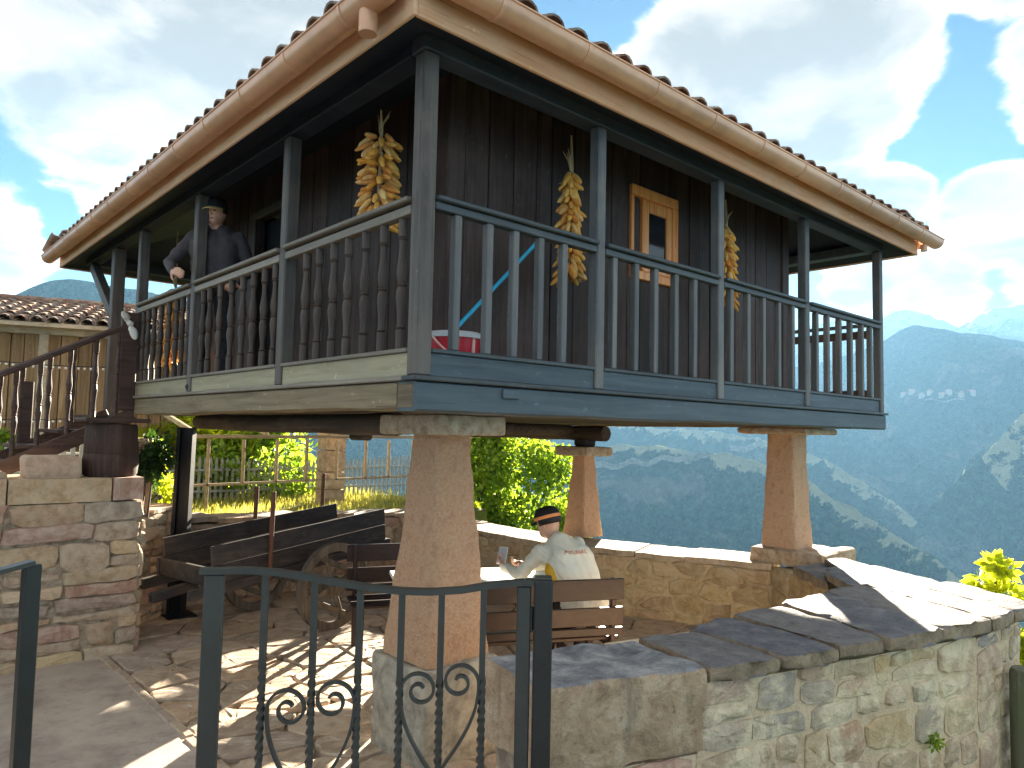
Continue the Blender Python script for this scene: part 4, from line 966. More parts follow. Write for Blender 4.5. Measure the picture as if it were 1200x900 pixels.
# tiles: every cover tile of the two visible eaves is a part, the field behind is one part
def tile_mesh(up=True, L=.44, r1=.088, r2=.070, n=7, th=.014):
    g = G(); vs = []
    for (y, r_) in ((0, r1), (L, r2)):
        for rr in (r_, r_-th):
            for j in range(n+1):
                a = math.pi*j/n; vs.append((rr*math.cos(a), y, (rr*math.sin(a)*.86) if up else (-rr*math.sin(a)*.6)))
    k = n+1; fs = []
    for j in range(n):
        fs += [(j, j+1, 2*k+j+1, 2*k+j), (k+j, 3*k+j, 3*k+j+1, k+j+1), (j, k+j, k+j+1, j+1), (2*k+j, 2*k+j+1, 3*k+j+1, 3*k+j)]
    fs += [(0, 2*k, 3*k, k), (n, k+n, 3*k+n, 2*k+n)]
    g.add(vs, fs); return g
tg = tile_mesh(); tme, tc = tg.mesh('roof_tile', m_tile, 40, origin=(0, 0, 0))
tgd = tile_mesh(False)
field = G(); tr = random.Random(3)
SP = .196
def slope_tiles(ox, oy, ux, uy, L, eave_parts):
    """ox, oy: eave corner; (ux, uy): along the eave; upslope is to the left of it"""
    nx_, ny_ = -uy, ux; ang = math.atan2(uy, ux); k = int(L/SP); sl = math.atan(PT)
    base = Matrix.Rotation(ang, 4, 'Z') @ Matrix.Rotation(sl, 4, 'X')
    for i in range(k+1):
        s_ = i*SP+.02
        run = min(s_, L-s_, RD)
        rows = max(1, int((run+.12)/(.36*math.cos(sl))))
        for r_ in range(rows):
            d = -.10+r_*.36*math.cos(sl)
            for upw in (True, False):
                ss = s_+(0 if upw else SP/2)+tr.uniform(-.008, .008)
                x = ox+ux*ss+nx_*d; y = oy+uy*ss+ny_*d; z = ZE+PT*d+(.218 if upw else .205)+.012*(r_ > 0)
                M = Matrix.Translation((x, y, z)) @ base @ Matrix.Rotation(tr.uniform(-.03, .03), 4, 'Z') @ Matrix.Rotation(-.03, 4, 'X')
                if r_ == 0 and upw and eave_parts:
                    o = put(tme, 'roof_tile', (x, y, z), roof); o.rotation_euler = M.to_euler()
                else:
                    src = tg if upw else tgd
                    field.add([M @ Vector(v) for v in src.v], src.f)
slope_tiles(E0, E0, 1, 0, EX-E0, True)
slope_tiles(EX, E0, 0, 1, EY-E0, False)
slope_tiles(EX, EY, -1, 0, EX-E0, False)
slope_tiles(E0, EY, 0, -1, EY-E0, True)
for a, b in (((E0, E0, ZE), (rxm, ry0, rz)), ((EX, E0, ZE), (rxm, ry0, rz)), ((EX, EY, ZE), (rxm, ry1, rz)), ((E0, EY, ZE), (rxm, ry1, rz)), ((rxm, ry0, rz), (rxm, ry1, rz))):
    a, b = Vector(a), Vector(b); dv = (b-a); n = max(1, int(dv.length/.36)); dv.normalize()
    q = dv.to_track_quat('Y', 'Z').to_matrix().to_4x4()
    for i in range(n):
        M = Matrix.Translation(a+dv*(i*.36-.05)+Vector((0, 0, .25))) @ q
        field.add([M @ Vector(v)*1.0 for v in tg.v], tg.f)
fo = field.obj('tile_field', m_tilefield, roof, 40, recalc=False); fo['kind'] = 'stuff'
# outer post and brace holding the long lane-side eave over the stair
G().box2((.004, 5.86, .9), (.125, 5.98, 3.83), .008).obj('post', m_postZ, P_)
G().bar((.055, 7.0, 3.80), (.055, 6.0, 3.12), .09, .11).obj('brace', m_postZ, P_)
# ------------------------------------------------------------------ gates
def gate_curve(t):       # height of the arched top rail along the leaf
    return [1.437, 1.438, 1.432, 1.418, 1.402, 1.392, 1.386, 1.388, 1.398, 1.414, 1.424]
GA, GB = Vector((-1.165, -.615, 0)), Vector((-.44, -1.268, 0))
gz = [1.437, 1.442, 1.437, 1.425, 1.409, 1.396, 1.387, 1.386, 1.394, 1.412, 1.422]
def gp(t, z): p = GA.lerp(GB, t); return Vector((p.x, p.y, z))
def gtop(t): return float(np.interp(t, np.linspace(0, 1, 11), gz))
gate = empty('garden_gate', (GA.x, GA.y, .30), 'slate green iron gate leaf with twisted bars and scrolls before the big pillar', 'gate')
gu = (GB-GA).normalized(); gn = Vector((gu.y, -gu.x, 0))
G().bar((GA.x, GA.y, .36), (GA.x, GA.y, 1.432), .022, .062, gu, .004).obj('stile', m_iron, gate)
G().bar((GB.x, GB.y, .36), (GB.x, GB.y, 1.415), .022, .045, gu, .004).obj('stile', m_iron, gate)
def flat_strip(pts, wd, th, nrm, mat, name, parent):
    """flat bar following a curve that lies in the plane with normal nrm"""
    pts = [Vector(p) for p in pts]; vs = []; k = len(pts); nrm = Vector(nrm)
    for i, p in enumerate(pts):
        t = (pts[min(i+1, k-1)]-pts[max(i-1, 0)]).normalized(); s_ = t.cross(nrm).normalized()
        for a, b in ((1, 1), (1, -1), (-1, -1), (-1, 1)): vs.append(p+nrm*(wd/2*a)+s_*(th/2*b))
    fs = [(i*4+j, i*4+(j+1) % 4, (i+1)*4+(j+1) % 4, (i+1)*4+j) for i in range(k-1) for j in range(4)]+[(0, 1, 2, 3), (4*k-4, 4*k-3, 4*k-2, 4*k-1)]
    return G().add(vs, fs).obj(name, mat, parent, 50)
flat_strip([gp(-.045+1.09*i/40, gtop(-.045+1.09*i/40)+.004) for i in range(41)], .036, .018, gn, m_iron, 'top_rail', gate)
flat_strip([gp(i/4, .42) for i in range(5)], .03, .012, gn, m_iron, 'bottom_rail', gate)
def twisted(p0, p1, side, mat, parent, tw=(.38, .72)):
    """square bar, twisted over its middle"""
    p0 = Vector(p0); p1 = Vector(p1); L = (p1-p0).length; n = 70; vs = []
    for i in range(n+1):
        t = i/n; c = p0.lerp(p1, t); a = math.atan2(gu.y, gu.x)+ 2*math.pi*2.5*float(np.clip((t-tw[0])/(tw[1]-tw[0]), 0, 1))
        for q in range(4):
            th = a+math.pi/4+q*math.pi/2; vs.append((c.x+side*.7071*math.cos(th), c.y+side*.7071*math.sin(th), c.z))
    fs = [(i*4+j, i*4+(j+1) % 4, (i+1)*4+(j+1) % 4, (i+1)*4+j) for i in range(n) for j in range(4)]+[(0, 1, 2, 3), (4*n, 4*n+1, 4*n+2, 4*n+3)]
    return G().add(vs, fs).obj('bar', mat, parent, 60)
BT = [.165, .325, .472, .607, .735, .870]
for k, t in enumerate(BT): twisted(gp(t, .424), gp(t, gtop(t)-.002), .019, m_iron, gate, (.42, .72))
def spiral(c, r0_, r1_, a0, a1, n=34): return [(c[0]+(r0_+(r1_-r0_)*i/n)*math.cos(a0+(a1-a0)*i/n), c[1]+(r0_+(r1_-r0_)*i/n)*math.sin(a0+(a1-a0)*i/n)) for i in range(n+1)]
def scroll(tc, zc, sgn, big, name='scroll'):
    """C scroll: a curl at the top that runs down to a small curl on the middle bar"""
    s_ = big
    cu = (sgn*.066*s_, 0.)                 # curl centre, offset from the bar
    pts = spiral((.062*s_, 0), .014*s_, .060*s_, R(505), R(0), 44)          # winds out over the crown to the outer side
    pts += [(.121*s_, -.035*s_), (.113*s_, -.085*s_), (.088*s_, -.145*s_), (.052*s_, -.205*s_), (.02*s_, -.25*s_)]
    pts += spiral((.040*s_, -.288*s_), .036*s_, .010*s_, R(170), R(560), 26)
    pts = [(sgn*x, z) for x, z in pts]
    L = (GB-GA).length
    flat_strip([gp(tc, zc)+gu*x+Vector((0, 0, z)) for x, z in smooth_path(pts)], .017, .009, gn, m_iron, name, gate)
def smooth_path(p, it=2):
    for _ in range(it):
        q = [p[0]]
        for a, b in zip(p, p[1:]): q += [(a[0]*.75+b[0]*.25, a[1]*.75+b[1]*.25), (a[0]*.25+b[0]*.75, a[1]*.25+b[1]*.75)]
        p = q+[p[-1]]
    return p
for tb, zc, s_ in ((.325, 1.035, 1.12), (.735, 1.10, 1.0)):
    for sg in (-1, 1): scroll(tb, zc+(.014 if sg > 0 else -.014), sg, s_)
gpost = empty('gate_post', (-.395, -1.31, .28), 'dark square steel gate post at the end of the front wall', 'gate post')
G().bar((-.395, -1.308, .28), (-.395, -1.308, 1.437), .055, .058, gu, .004).obj('post', m_irond, gpost)
G().bar((-.395, -1.308, 1.438), (-.395, -1.308, 1.444), .05, .053, gu, .002).obj('post_cap', m_iron, gpost)
hw = Vector((-.395, -1.308, 0))-gu*.037
for z in (.62, 1.28): G().tube([(hw.x, hw.y, z), (hw.x, hw.y, z+.07)], .009, 10).obj('hinge', m_irond, gpost)
# the other leaf, opened towards the viewer at the left
lg = empty('garden_gate', (-1.585, -.235, .30), 'other iron gate leaf cut off by the left picture edge', 'gate')
LA = Vector((-1.60, -.265, 0)); LB = Vector((-2.40, -.52, 0)); lu = (LB-LA).normalized(); ln = Vector((lu.y, -lu.x, 0))
G().bar((LA.x, LA.y, .34), (LA.x, LA.y, 1.455), .03, .05, lu, .004).obj('stile', m_irond, lg)
flat_strip([LA.lerp(LB, t/20)+Vector((0, 0, 1.462-.04*math.sin(math.pi*t/20))) for t in range(21)], .04, .014, ln, m_iron, 'top_rail', lg)
flat_strip([LA.lerp(LB, t/4)+Vector((0, 0, .45)) for t in range(5)], .03, .012, ln, m_iron, 'bottom_rail', lg)
gu_s = gu; gu = lu
for t in (.2, .4, .6, .8): q = LA.lerp(LB, t); twisted((q.x, q.y, .455), (q.x, q.y, 1.45-.04*math.sin(math.pi*t)), .019, m_iron, lg)
gu = gu_s

# ------------------------------------------------------------------ black column with two flanges
col_ = empty('iron_column', (.46, 4.70, 0), 'black iron column propping the granary beside the ox cart', 'column')
a, b = Vector((.47, 4.735, .0)), Vector((.445, 4.60, 1.868)); cu_ = Vector((.742, -.671, 0))
G().bar(a+cu_*.062, b+cu_*.062, .10, .035, cu_, .004).obj('flange', m_blackiron, col_)
G().bar(a-cu_*.062, b-cu_*.062, .10, .035, cu_, .004).obj('flange', m_blackiron, col_)
G().bar(a, b, .02, .088, cu_, .003).obj('web', m_blackiron, col_)
G().box2((.34, 4.55, -.02), (.62, 4.85, .02), .004).obj('foot_plate', m_blackiron, col_)

# ------------------------------------------------------------------ stair with log block
stair = empty('wooden_stair', (-.9, 5.2, 1.4), 'red brown wooden stair with turned balusters climbing to the gallery', 'stair')
def sz(x): return 1.975+.49*(x+.02)          # stringer centre line
def hz2(x): return 2.885+.55*(x+.03)
for y in (4.80, 5.72): G().bar((.0, y, sz(0)), (-2.3, y, sz(-2.3)), .05, .14, ch=.006).obj('stringer', m_stair, stair)
x = -.18
while x > -2.2:
    G().box2((x-.15, 4.83, sz(x)+.045), (x+.15, 5.69, sz(x)+.08), .005).obj('tread', m_stair, stair); x -= .30
for y in (4.80, 5.72):
    G().bar((.0, y, hz2(0)), (-2.3, y, hz2(-2.3)), .055, .05, ch=.01).obj('handrail', m_stair, stair)
sb = None
for x in (-.16, -.35, -.56, -.79, -.97, -1.15, -1.36, -1.58, -1.8, -2.0):
    for y in (4.80, 5.72):
        h = hz2(x)-sz(x)-.10
        sb, c_ = G().lathe([(r_*.92, z*h/.685) for r_, z in TURN], 10).mesh('baluster', m_stair, 35)
        put(sb, 'baluster', (x, y, sz(x)+.075+h/2), stair)
G().bar((-.075, 4.80, 2.02), (-.075, 4.80, 2.98), .05, .15, (1, 0, 0), .008).obj('newel', m_stair, stair)
G().bar((-.75, 5.72, 1.62), (-.75, 5.72, 2.3), .04, .12, (1, 0, 0), .008).obj('newel', m_stair, stair)
stump = empty('log_block', (-.365, 4.02, 1.44), 'dark round oak block standing on the stair wall under the stair foot', 'log')
g = G().lathe([(.185, 0), (.205, .03), (.215, .15), (.209, .2), (.205, .205), (.21, .212), (.205, .35), (.2, .44), (.19, .455), (.05, .462), (.0, .462)], 28, (-.365, 4.02, 1.436), None, 1.05)
g.v = [(x+(fbm(np.array([math.atan2(y-4.02, x+.365)*3]), np.array([z*5]), 4, 4)[0]-.5)*.022, y+(fbm(np.array([math.atan2(y-4.02, x+.365)*3]), np.array([z*5]), 4, 6)[0]-.5)*.022, z) for x, y, z in g.v]
g.obj('block', m_stump, stump, 50)
G().box2((-.62, 3.80, 1.905), (-.12, 4.25, 1.94), .01).obj('cap_board', m_stair, stump)
# rag knotted round the stair rail
g = G(); rr = random.Random(4)
for k, (p, q) in enumerate((((-.085, 4.765, 2.875), (-.155, 4.74, 2.97)), ((-.085, 4.765, 2.865), (-.035, 4.73, 2.72)))):
    p, q = Vector(p), Vector(q); P = [p.lerp(q, t/7)+Vector((rr.uniform(-.008, .008), 0, rr.uniform(-.006, .006))) for t in range(8)]
    g.tube(P, [.012, .022, .03, .036, .038, .036, .03, .014], 9, True, (1, .45))
g.tube([(-.11, 4.76, 2.86), (-.085, 4.755, 2.875), (-.06, 4.76, 2.865)], [.02, .028, .02], 9)
g.obj('white_rag', m_white, None, 60, label='white rag knotted round the top of the stair handrail', cat='rag')
# ivy-grown gate pier behind the stair wall
pier = empty('garden_pier', (.0, 4.75, .7), 'narrow orange stone pier overgrown with dark ivy beside the iron column', 'stone pier')
rough_block('shaft', [(-.10, 4.62), (.14, 4.62), (.14, 4.9), (-.10, 4.9)], .95, 1.76, m_sand, pier, 71, 4, .02)

# ------------------------------------------------------------------ ox cart
cart = empty('ox_cart', (1.4, 3.8, 0), 'old dark wooden ox cart with stakes parked under the granary', 'cart')
cd_ = Vector((.972, .215, .085)).normalized(); cp_ = Vector((-.215, .972, 0)).normalized(); cn_ = cd_.cross(cp_)
co_ = Vector((1.30, 3.98, .62))
def cw(s, t, h): return co_+cd_*s+cp_*t+cn_*h
for sd in (-1, 1):
    off = -.36 if sd < 0 else .40
    for k, (h0, h1) in enumerate(((.0, .17), (.174, .34))):
        g = G().bar(cw(-1.15+.06*k, off, (h0+h1)/2), cw(.95, off, (h0+h1)/2), .03, h1-h0, cn_, .006); g.obj('side_board', m_cart, cart)
    g = G().bar(cw(-1.3, off, -.03), cw(1.0, off, -.03), .07, .09, cn_, .008); g.obj('side_sill', m_cart, cart)
for i in range(5): G().bar(cw(-1.0+i*.46, -.33, .02), cw(-1.0+i*.46, .37, .02), .10, .022, cn_, .004).obj('floor_slat', m_cart, cart)
G().bar(cw(-1.12, -.34, .09), cw(-1.12, .38, .09), .035, .16, cn_, .006).obj('front_board', m_cart, cart)
G().bar(cw(-1.0, .02, -.05), cw(-1.42, .02, -.07), .08, .08, cn_, .01).obj('draw_pole', m_cart, cart)
for s_, t, h, nm in ((-.55, -.40, .78, 1), (-.12, .45, .72, 0), (.75, .45, .75, 0)):
    p = cw(s_, t, -.05); G().bar(p, p+Vector((.01, 0, h)), .035, .035, cp_, .006).obj('stake', m_stake, cart)
def wheel(c, rad, parent):
    wr_ = empty('wheel', c, None, parent=parent)
    ax = cp_; e1 = Vector((cp_.y, -cp_.x, 0)); e2 = Vector((0, 0, 1)); M = Matrix((e1, e2, ax)).transposed()
    prof = [(rad, -.028), (rad, .028), (rad-.075, .024), (rad-.08, -.024)]
    n = 40; vs = []
    for r_, z in prof:
        for j in range(n): th = 2*math.pi*j/n; vs.append(c+M @ Vector((r_*math.cos(th), r_*math.sin(th), z)))
    fs = [(i*n+j, i*n+(j+1) % n, ((i+1) % 4)*n+(j+1) % n, ((i+1) % 4)*n+j) for i in range(4) for j in range(n)]
    G().add(vs, fs).obj('rim', m_wheel, wr_, 40)
    for k in range(4):
        a = R(20)+k*math.pi/2; dv = e1*math.cos(a)+e2*math.sin(a)
        G().bar(c+dv*.05, c+dv*(rad-.07), .045, .035, ax, .006).obj('spoke', m_wheel, wr_)
    for a in (R(65), R(245)):
        dv = e1*math.cos(a)+e2*math.sin(a); pv = e1*-math.sin(a)+e2*math.cos(a)
        G().bar(c+dv*.19-pv*(.26), c+dv*.19+pv*(.26), .05, .04, ax, .006).obj('spoke', m_wheel, wr_)
    G().lathe([(.03, -.09), (.085, -.07), (.095, 0), (.085, .07), (.03, .09)], 16, c, M).obj('hub', m_wheel, wr_, 50)
wheel(Vector((1.42, 3.32, .41)), .405, cart); wheel(Vector((1.17, 4.47, .40)), .395, cart)
G().bar((1.42, 3.32, .41), (1.17, 4.47, .405), .07, .07).obj('axle', m_wheel, cart)

# ------------------------------------------------------------------ benches and table
bu, bnv = Vector((-.89, .455, 0)).normalized(), Vector((.455, .89, 0)).normalized()
def bench(label, O, u, n, L, flip=1):
    """O: foot of the back at one end; u along it, n towards the sitter's knees"""
    O = Vector(O); root = empty('garden_bench', O, label, 'bench', 'slatted benches at the table')
    u = Vector(u).normalized(); n = Vector(n).normalized()
    def Wp(a, b, z): return O+u*a+n*b+Vector((0, 0, z))
    for a in (.07, L-.07):
        G().bar(Wp(a, .015, 0), Wp(a, -.03, .87), .035, .05, n, .005).obj('rear_leg', m_bench, root)
        G().bar(Wp(a, .43, 0), Wp(a, .43, .42), .045, .05, n, .005).obj('front_leg', m_bench, root)
        G().bar(Wp(a, .04, .40), Wp(a, .44, .40), .04, .05, (0, 0, 1), .005).obj('seat_bearer', m_bench, root)
    for z0, z1, b in ((.725, .872, -.052), (.545, .672, -.043), (.475, .53, -.036)):
        G().bar(Wp(0, b+.045 if flip < 0 else b, (z0+z1)/2), Wp(L, b+.045 if flip < 0 else b, (z0+z1)/2), .024, z1-z0, (0, 0, 1), .005).obj('back_slat', m_bench, root)
    for k in range(4): G().bar(Wp(0, .075+k*.112, .437), Wp(L, .075+k*.112, .437), .098, .026, (0, 0, 1), .005).obj('seat_slat', m_bench, root)
    return root
bench('purple brown slatted bench the man in the white jersey sits on', (2.13, .44, 0), bu, bnv, 1.5)
bench('purple brown slatted bench behind the big pillar, next to the cart wheel', (2.22, 2.35, 0), Vector((-.92, .39, 0)), Vector((-.39, -.92, 0)), 1.06, 1)
tb = empty('picnic_table', (1.80, 1.50, 0), 'white topped picnic table with crossed dark legs in front of the seated man', 'table')
def tw(a, b, z): return Vector((1.80, 1.50, 0))+bu*a+bnv*b+Vector((0, 0, z))
for k in range(4): G().bar(tw(-.72, -.33+k*.22, .715), tw(.75, -.33+k*.22, .715), .214, .03, (0, 0, 1), .004).obj('top_board', m_tablewhite, tb)
for a in (-.55, .58):
    G().bar(tw(a, -.33, .02), tw(a, .28, .69), .04, .06, bu, .005).obj('leg', m_bench, tb)
    G().bar(tw(a+.045, .33, .02), tw(a+.045, -.28, .69), .04, .06, bu, .005).obj('leg', m_bench, tb)
    G().bar(tw(a+.09, -.36, .672), tw(a+.09, .36, .672), .05, .05, (0, 0, 1), .005).obj('bearer', m_bench, tb)

# ------------------------------------------------------------------ maize bunches, bucket, mop
cob_meshes = []
for k in range(3):
    pr = [(.004, -.085), (.013, -.082), (.0185, -.06), (.0205, -.02), (.019, .03), (.0145, .066), (.006, .086), (.001, .09)]
    g = G().lathe([(r_*(.90+.12*(k-1)), z*(.68+.10*(1-k))) for r_, z in pr], 10); cob_meshes.append(g.mesh('maize_cob', m_corn, 60, origin=(0, 0, 0))[0])
def maize(label, x, y, z1, z0, rad, n, seed, prof=None, flat=1., down=.35):
    rr = random.Random(seed); root = empty('maize_bunch', (x, y, z1), label, 'maize bunch', 'maize bunches hung up to dry in the gallery')
    G().tube([(x, y, 3.93), (x+.01, y, z1), (x, y, z0+.1)], [.006, .012, .01], 6).obj('cord', m_husk, root)
    for i in range(n):
        t = (i+.5)/n; a = i*2.399+rr.uniform(-.4, .4); r_ = rad*(prof(t) if prof else 1)
        z = z1-.04+(z0-z1+.1)*t
        rdir = Vector((math.cos(a), math.sin(a)*flat, 0)); tilt = rr.uniform(-.15, .5)+down
        dv = (rdir*math.cos(tilt)+Vector((0, 0, -math.sin(tilt)))).normalized()
        o = put(cob_meshes[i % 3], 'maize_cob', Vector((x, y, z))+rdir*(r_*.62)+dv*.035, root)
        o.rotation_euler = dv.to_track_quat('Z', 'Y').to_euler(); s_ = rr.uniform(.85, 1.15); o.scale = (s_, s_, s_)
    for k in range(4):
        a = rr.uniform(0, 6.3); g = G().tube([(x, y, z1-.02), (x+.02*math.cos(a), y+.02*math.sin(a), z1+.05), (x+.06*math.cos(a), y+.06*math.sin(a), z1+.10+.03*rr.random())], [.008, .006, .002], 5); g.obj('husk', m_husk, root)
    for k in range(5):
        a = rr.uniform(0, 6.3); zz_ = rr.uniform(z0+.15, z1-.03); q = Vector((x+rad*.6*math.cos(a), y+rad*.6*math.sin(a)*flat, zz_))
        G().tube([q, q+Vector((.03*math.cos(a), .03*math.sin(a), .02)), q+Vector((.07*math.cos(a), .07*math.sin(a), .0))], [.007, .005, .001], 5).obj('husk', m_husk, root)
maize('fat golden maize bunch hanging beside the corner post above the turned balusters', .35, .985, 3.80, 3.12, .10, 96, 1)
maize('long slim maize bunch hanging left of the window', 1.50, .40, 3.70, 2.90, .062, 112, 2, lambda t: .55+.6*t, 1., .75)
maize('maize bunch with a brown husk crown hanging right of the window', 3.44, .40, 3.72, 2.98, .075, 100, 3, lambda t: .6+.5*t, 1., .7)
maize('maize bunch hanging at the stair end of the gallery, left of the standing man', .40, 5.05, 3.36, 2.45, .06, 84, 4, None, 1., .5)
bk = empty('bucket', (.50, .36, 2.167), 'red plastic bucket with a pale rim on the gallery floor', 'bucket')
g = G().lathe([(.0, 0), (.125, .0), (.13, .01), (.158, .255), (.15, .255), (.122, .012), (.0, .012)], 28, (.50, .36, 2.168)); g.obj('pail', m_red, bk, 40)
g = G().lathe([(.152, .255), (.172, .25), (.174, .275), (.16, .285), (.152, .28)], 28, (.50, .36, 2.168)); g.obj('rim', m_greyplastic, bk, 40)
pts = []
for i in range(15):
    a = R(188+150*i/14); pts.append((.50+.168*math.cos(a), .36+.168*math.sin(a), 2.168+.255-.14*math.sin(math.pi*i/14)))
G().tube(pts, .007, 8).obj('handle', m_pink, bk, 60)
G().box2((.515, .20, 2.20), (.535, .218, 2.42), .003).obj('spout_rib', m_pink, bk)
mop = empty('broom', (.53, .33, 2.2), 'sky blue broom handle leaning against the gallery wall behind the bucket', 'broom')
G().tube([(.50, .36, 2.47), (1.14, .36, 3.10)], .0125, 10).obj('handle', m_cyan, mop, 60)
G().tube([(1.14, .36, 3.10), (1.16, .36, 3.12)], .014, 10).obj('tip', m_greyplastic, mop, 60)
G().tube([(.42, .36, 2.40), (.50, .36, 2.47)], [.03, .018], 10).obj('socket', m_greyplastic, mop, 60)
sk = empty('sack', (.86, .40, 2.167), 'small crumpled brown sack on the gallery floor right of the bucket', 'sack')
rough_block('body', [(.80, .36), (.95, .36), (.95, .48), (.80, .48)], 2.168, 2.26, m_husk, sk, 77, 3, .03)
# ------------------------------------------------------------------ people
def sphere(g, c, r_, n=12, sc=(1, 1, 1), M=None):
    prof = [(max(.001, math.sin(math.pi*i/n)), -math.cos(math.pi*i/n)) for i in range(n+1)]
    S = Matrix.Diagonal(Vector(sc))*1.0
    MM = (M if M is not None else Matrix.Identity(3)) @ S * r_ if False else None
    vs = []
    for rr, z in prof:
        for j in range(n):
            th = 2*math.pi*j/n; v = Vector((rr*math.cos(th)*sc[0], rr*math.sin(th)*sc[1], z*sc[2]))*r_
            vs.append((M @ v if M is not None else v)+Vector(c))
    k = len(prof); fs = [(i*n+j, i*n+(j+1) % n, (i+1)*n+(j+1) % n, (i+1)*n+j) for i in range(k-1) for j in range(n)]
    fs += [tuple(range(n))[::-1], tuple(range((k-1)*n, k*n))]; g.add(vs, fs)
def person(label, base, limbs, blobs, mats, voxel=.0085, group=None):
    """one continuous body: limbs = (points, radii, material), blobs = (centre, radius, scale, matrix, material)"""
    root = empty('person', base, label, 'person')
    g = G(); segs = []
    for pts, rad, mi in limbs:
        pts = [Vector(p) for p in pts]
        for i in range(len(pts)-1):
            a, b = pts[i], pts[i+1]
            g.tube([a, b], [rad[i], rad[i+1]], 14); segs.append((a, b, rad[i], rad[i+1], mi))
        for p, r_ in zip(pts, rad): sphere(g, p, r_*.999, 12)
    for c, r_, sc, M, mi in blobs:
        sphere(g, c, r_, 16, sc, M); segs.append((Vector(c), Vector(c), r_*min(sc), r_*min(sc), mi))
    me, c = g.mesh('body', mats[0]); tmp = bpy.data.objects.new('body_tmp', me); COL.objects.link(tmp)
    md = tmp.modifiers.new('r', 'REMESH'); md.mode = 'VOXEL'; md.voxel_size = voxel
    sm = tmp.modifiers.new('s', 'SMOOTH'); sm.factor = .5; sm.iterations = 3
    dg = bpy.context.evaluated_depsgraph_get(); dg.update()
    new = bpy.data.meshes.new_from_object(tmp.evaluated_get(dg)); bpy.data.objects.remove(tmp)
    new.materials.clear()
    for m in mats: new.materials.append(m)
    nf = len(new.polygons); cc = np.zeros(nf*3); new.polygons.foreach_get('center', cc); cc = cc.reshape(-1, 3)+np.array(c)
    best = np.full(nf, 1e9); mi_ = np.zeros(nf, int)
    for a, b, ra, rb, mi in segs:
        a_, b_ = np.array(a), np.array(b); d = b_-a_; L2 = d@d
        t = np.clip(((cc-a_)@d)/L2, 0, 1) if L2 > 1e-9 else np.zeros(nf)
        dist = np.linalg.norm(cc-a_-t[:, None]*d, axis=1)-(ra+(rb-ra)*t)
        u = dist < best; best[u] = dist[u]; mi_[u] = mi
    new.polygons.foreach_set('material_index', mi_); new.polygons.foreach_set('use_smooth', [True]*nf)
    # folds: cloth is pushed in and out a few millimetres
    nv = len(new.vertices); vc = np.zeros(nv*3); new.vertices.foreach_get('co', vc); vc = vc.reshape(-1, 3); vn = np.zeros(nv*3); new.vertices.foreach_get('normal', vn); vn = vn.reshape(-1, 3)
    cloth = np.zeros(nv)
    for p_ in new.polygons:
        if p_.material_index: cloth[list(p_.vertices)] = 1
    fold = (fbm(vc[:, 0]*9+vc[:, 2]*7, vc[:, 1]*9-vc[:, 2]*11, 4, 7, True)-.6)*.026
    new.vertices.foreach_set('co', (vc+vn*(fold*cloth)[:, None]).reshape(-1))
    new.name = 'body'; body = put(new, 'body', c, root)
    return root, body
def frame3(f, upv=(0, 0, 1)):
    f = Vector(f).normalized(); s_ = Vector(upv).cross(f).normalized(); u_ = f.cross(s_)     # columns: left, forward, up
    return Matrix((s_, f, u_)).transposed()
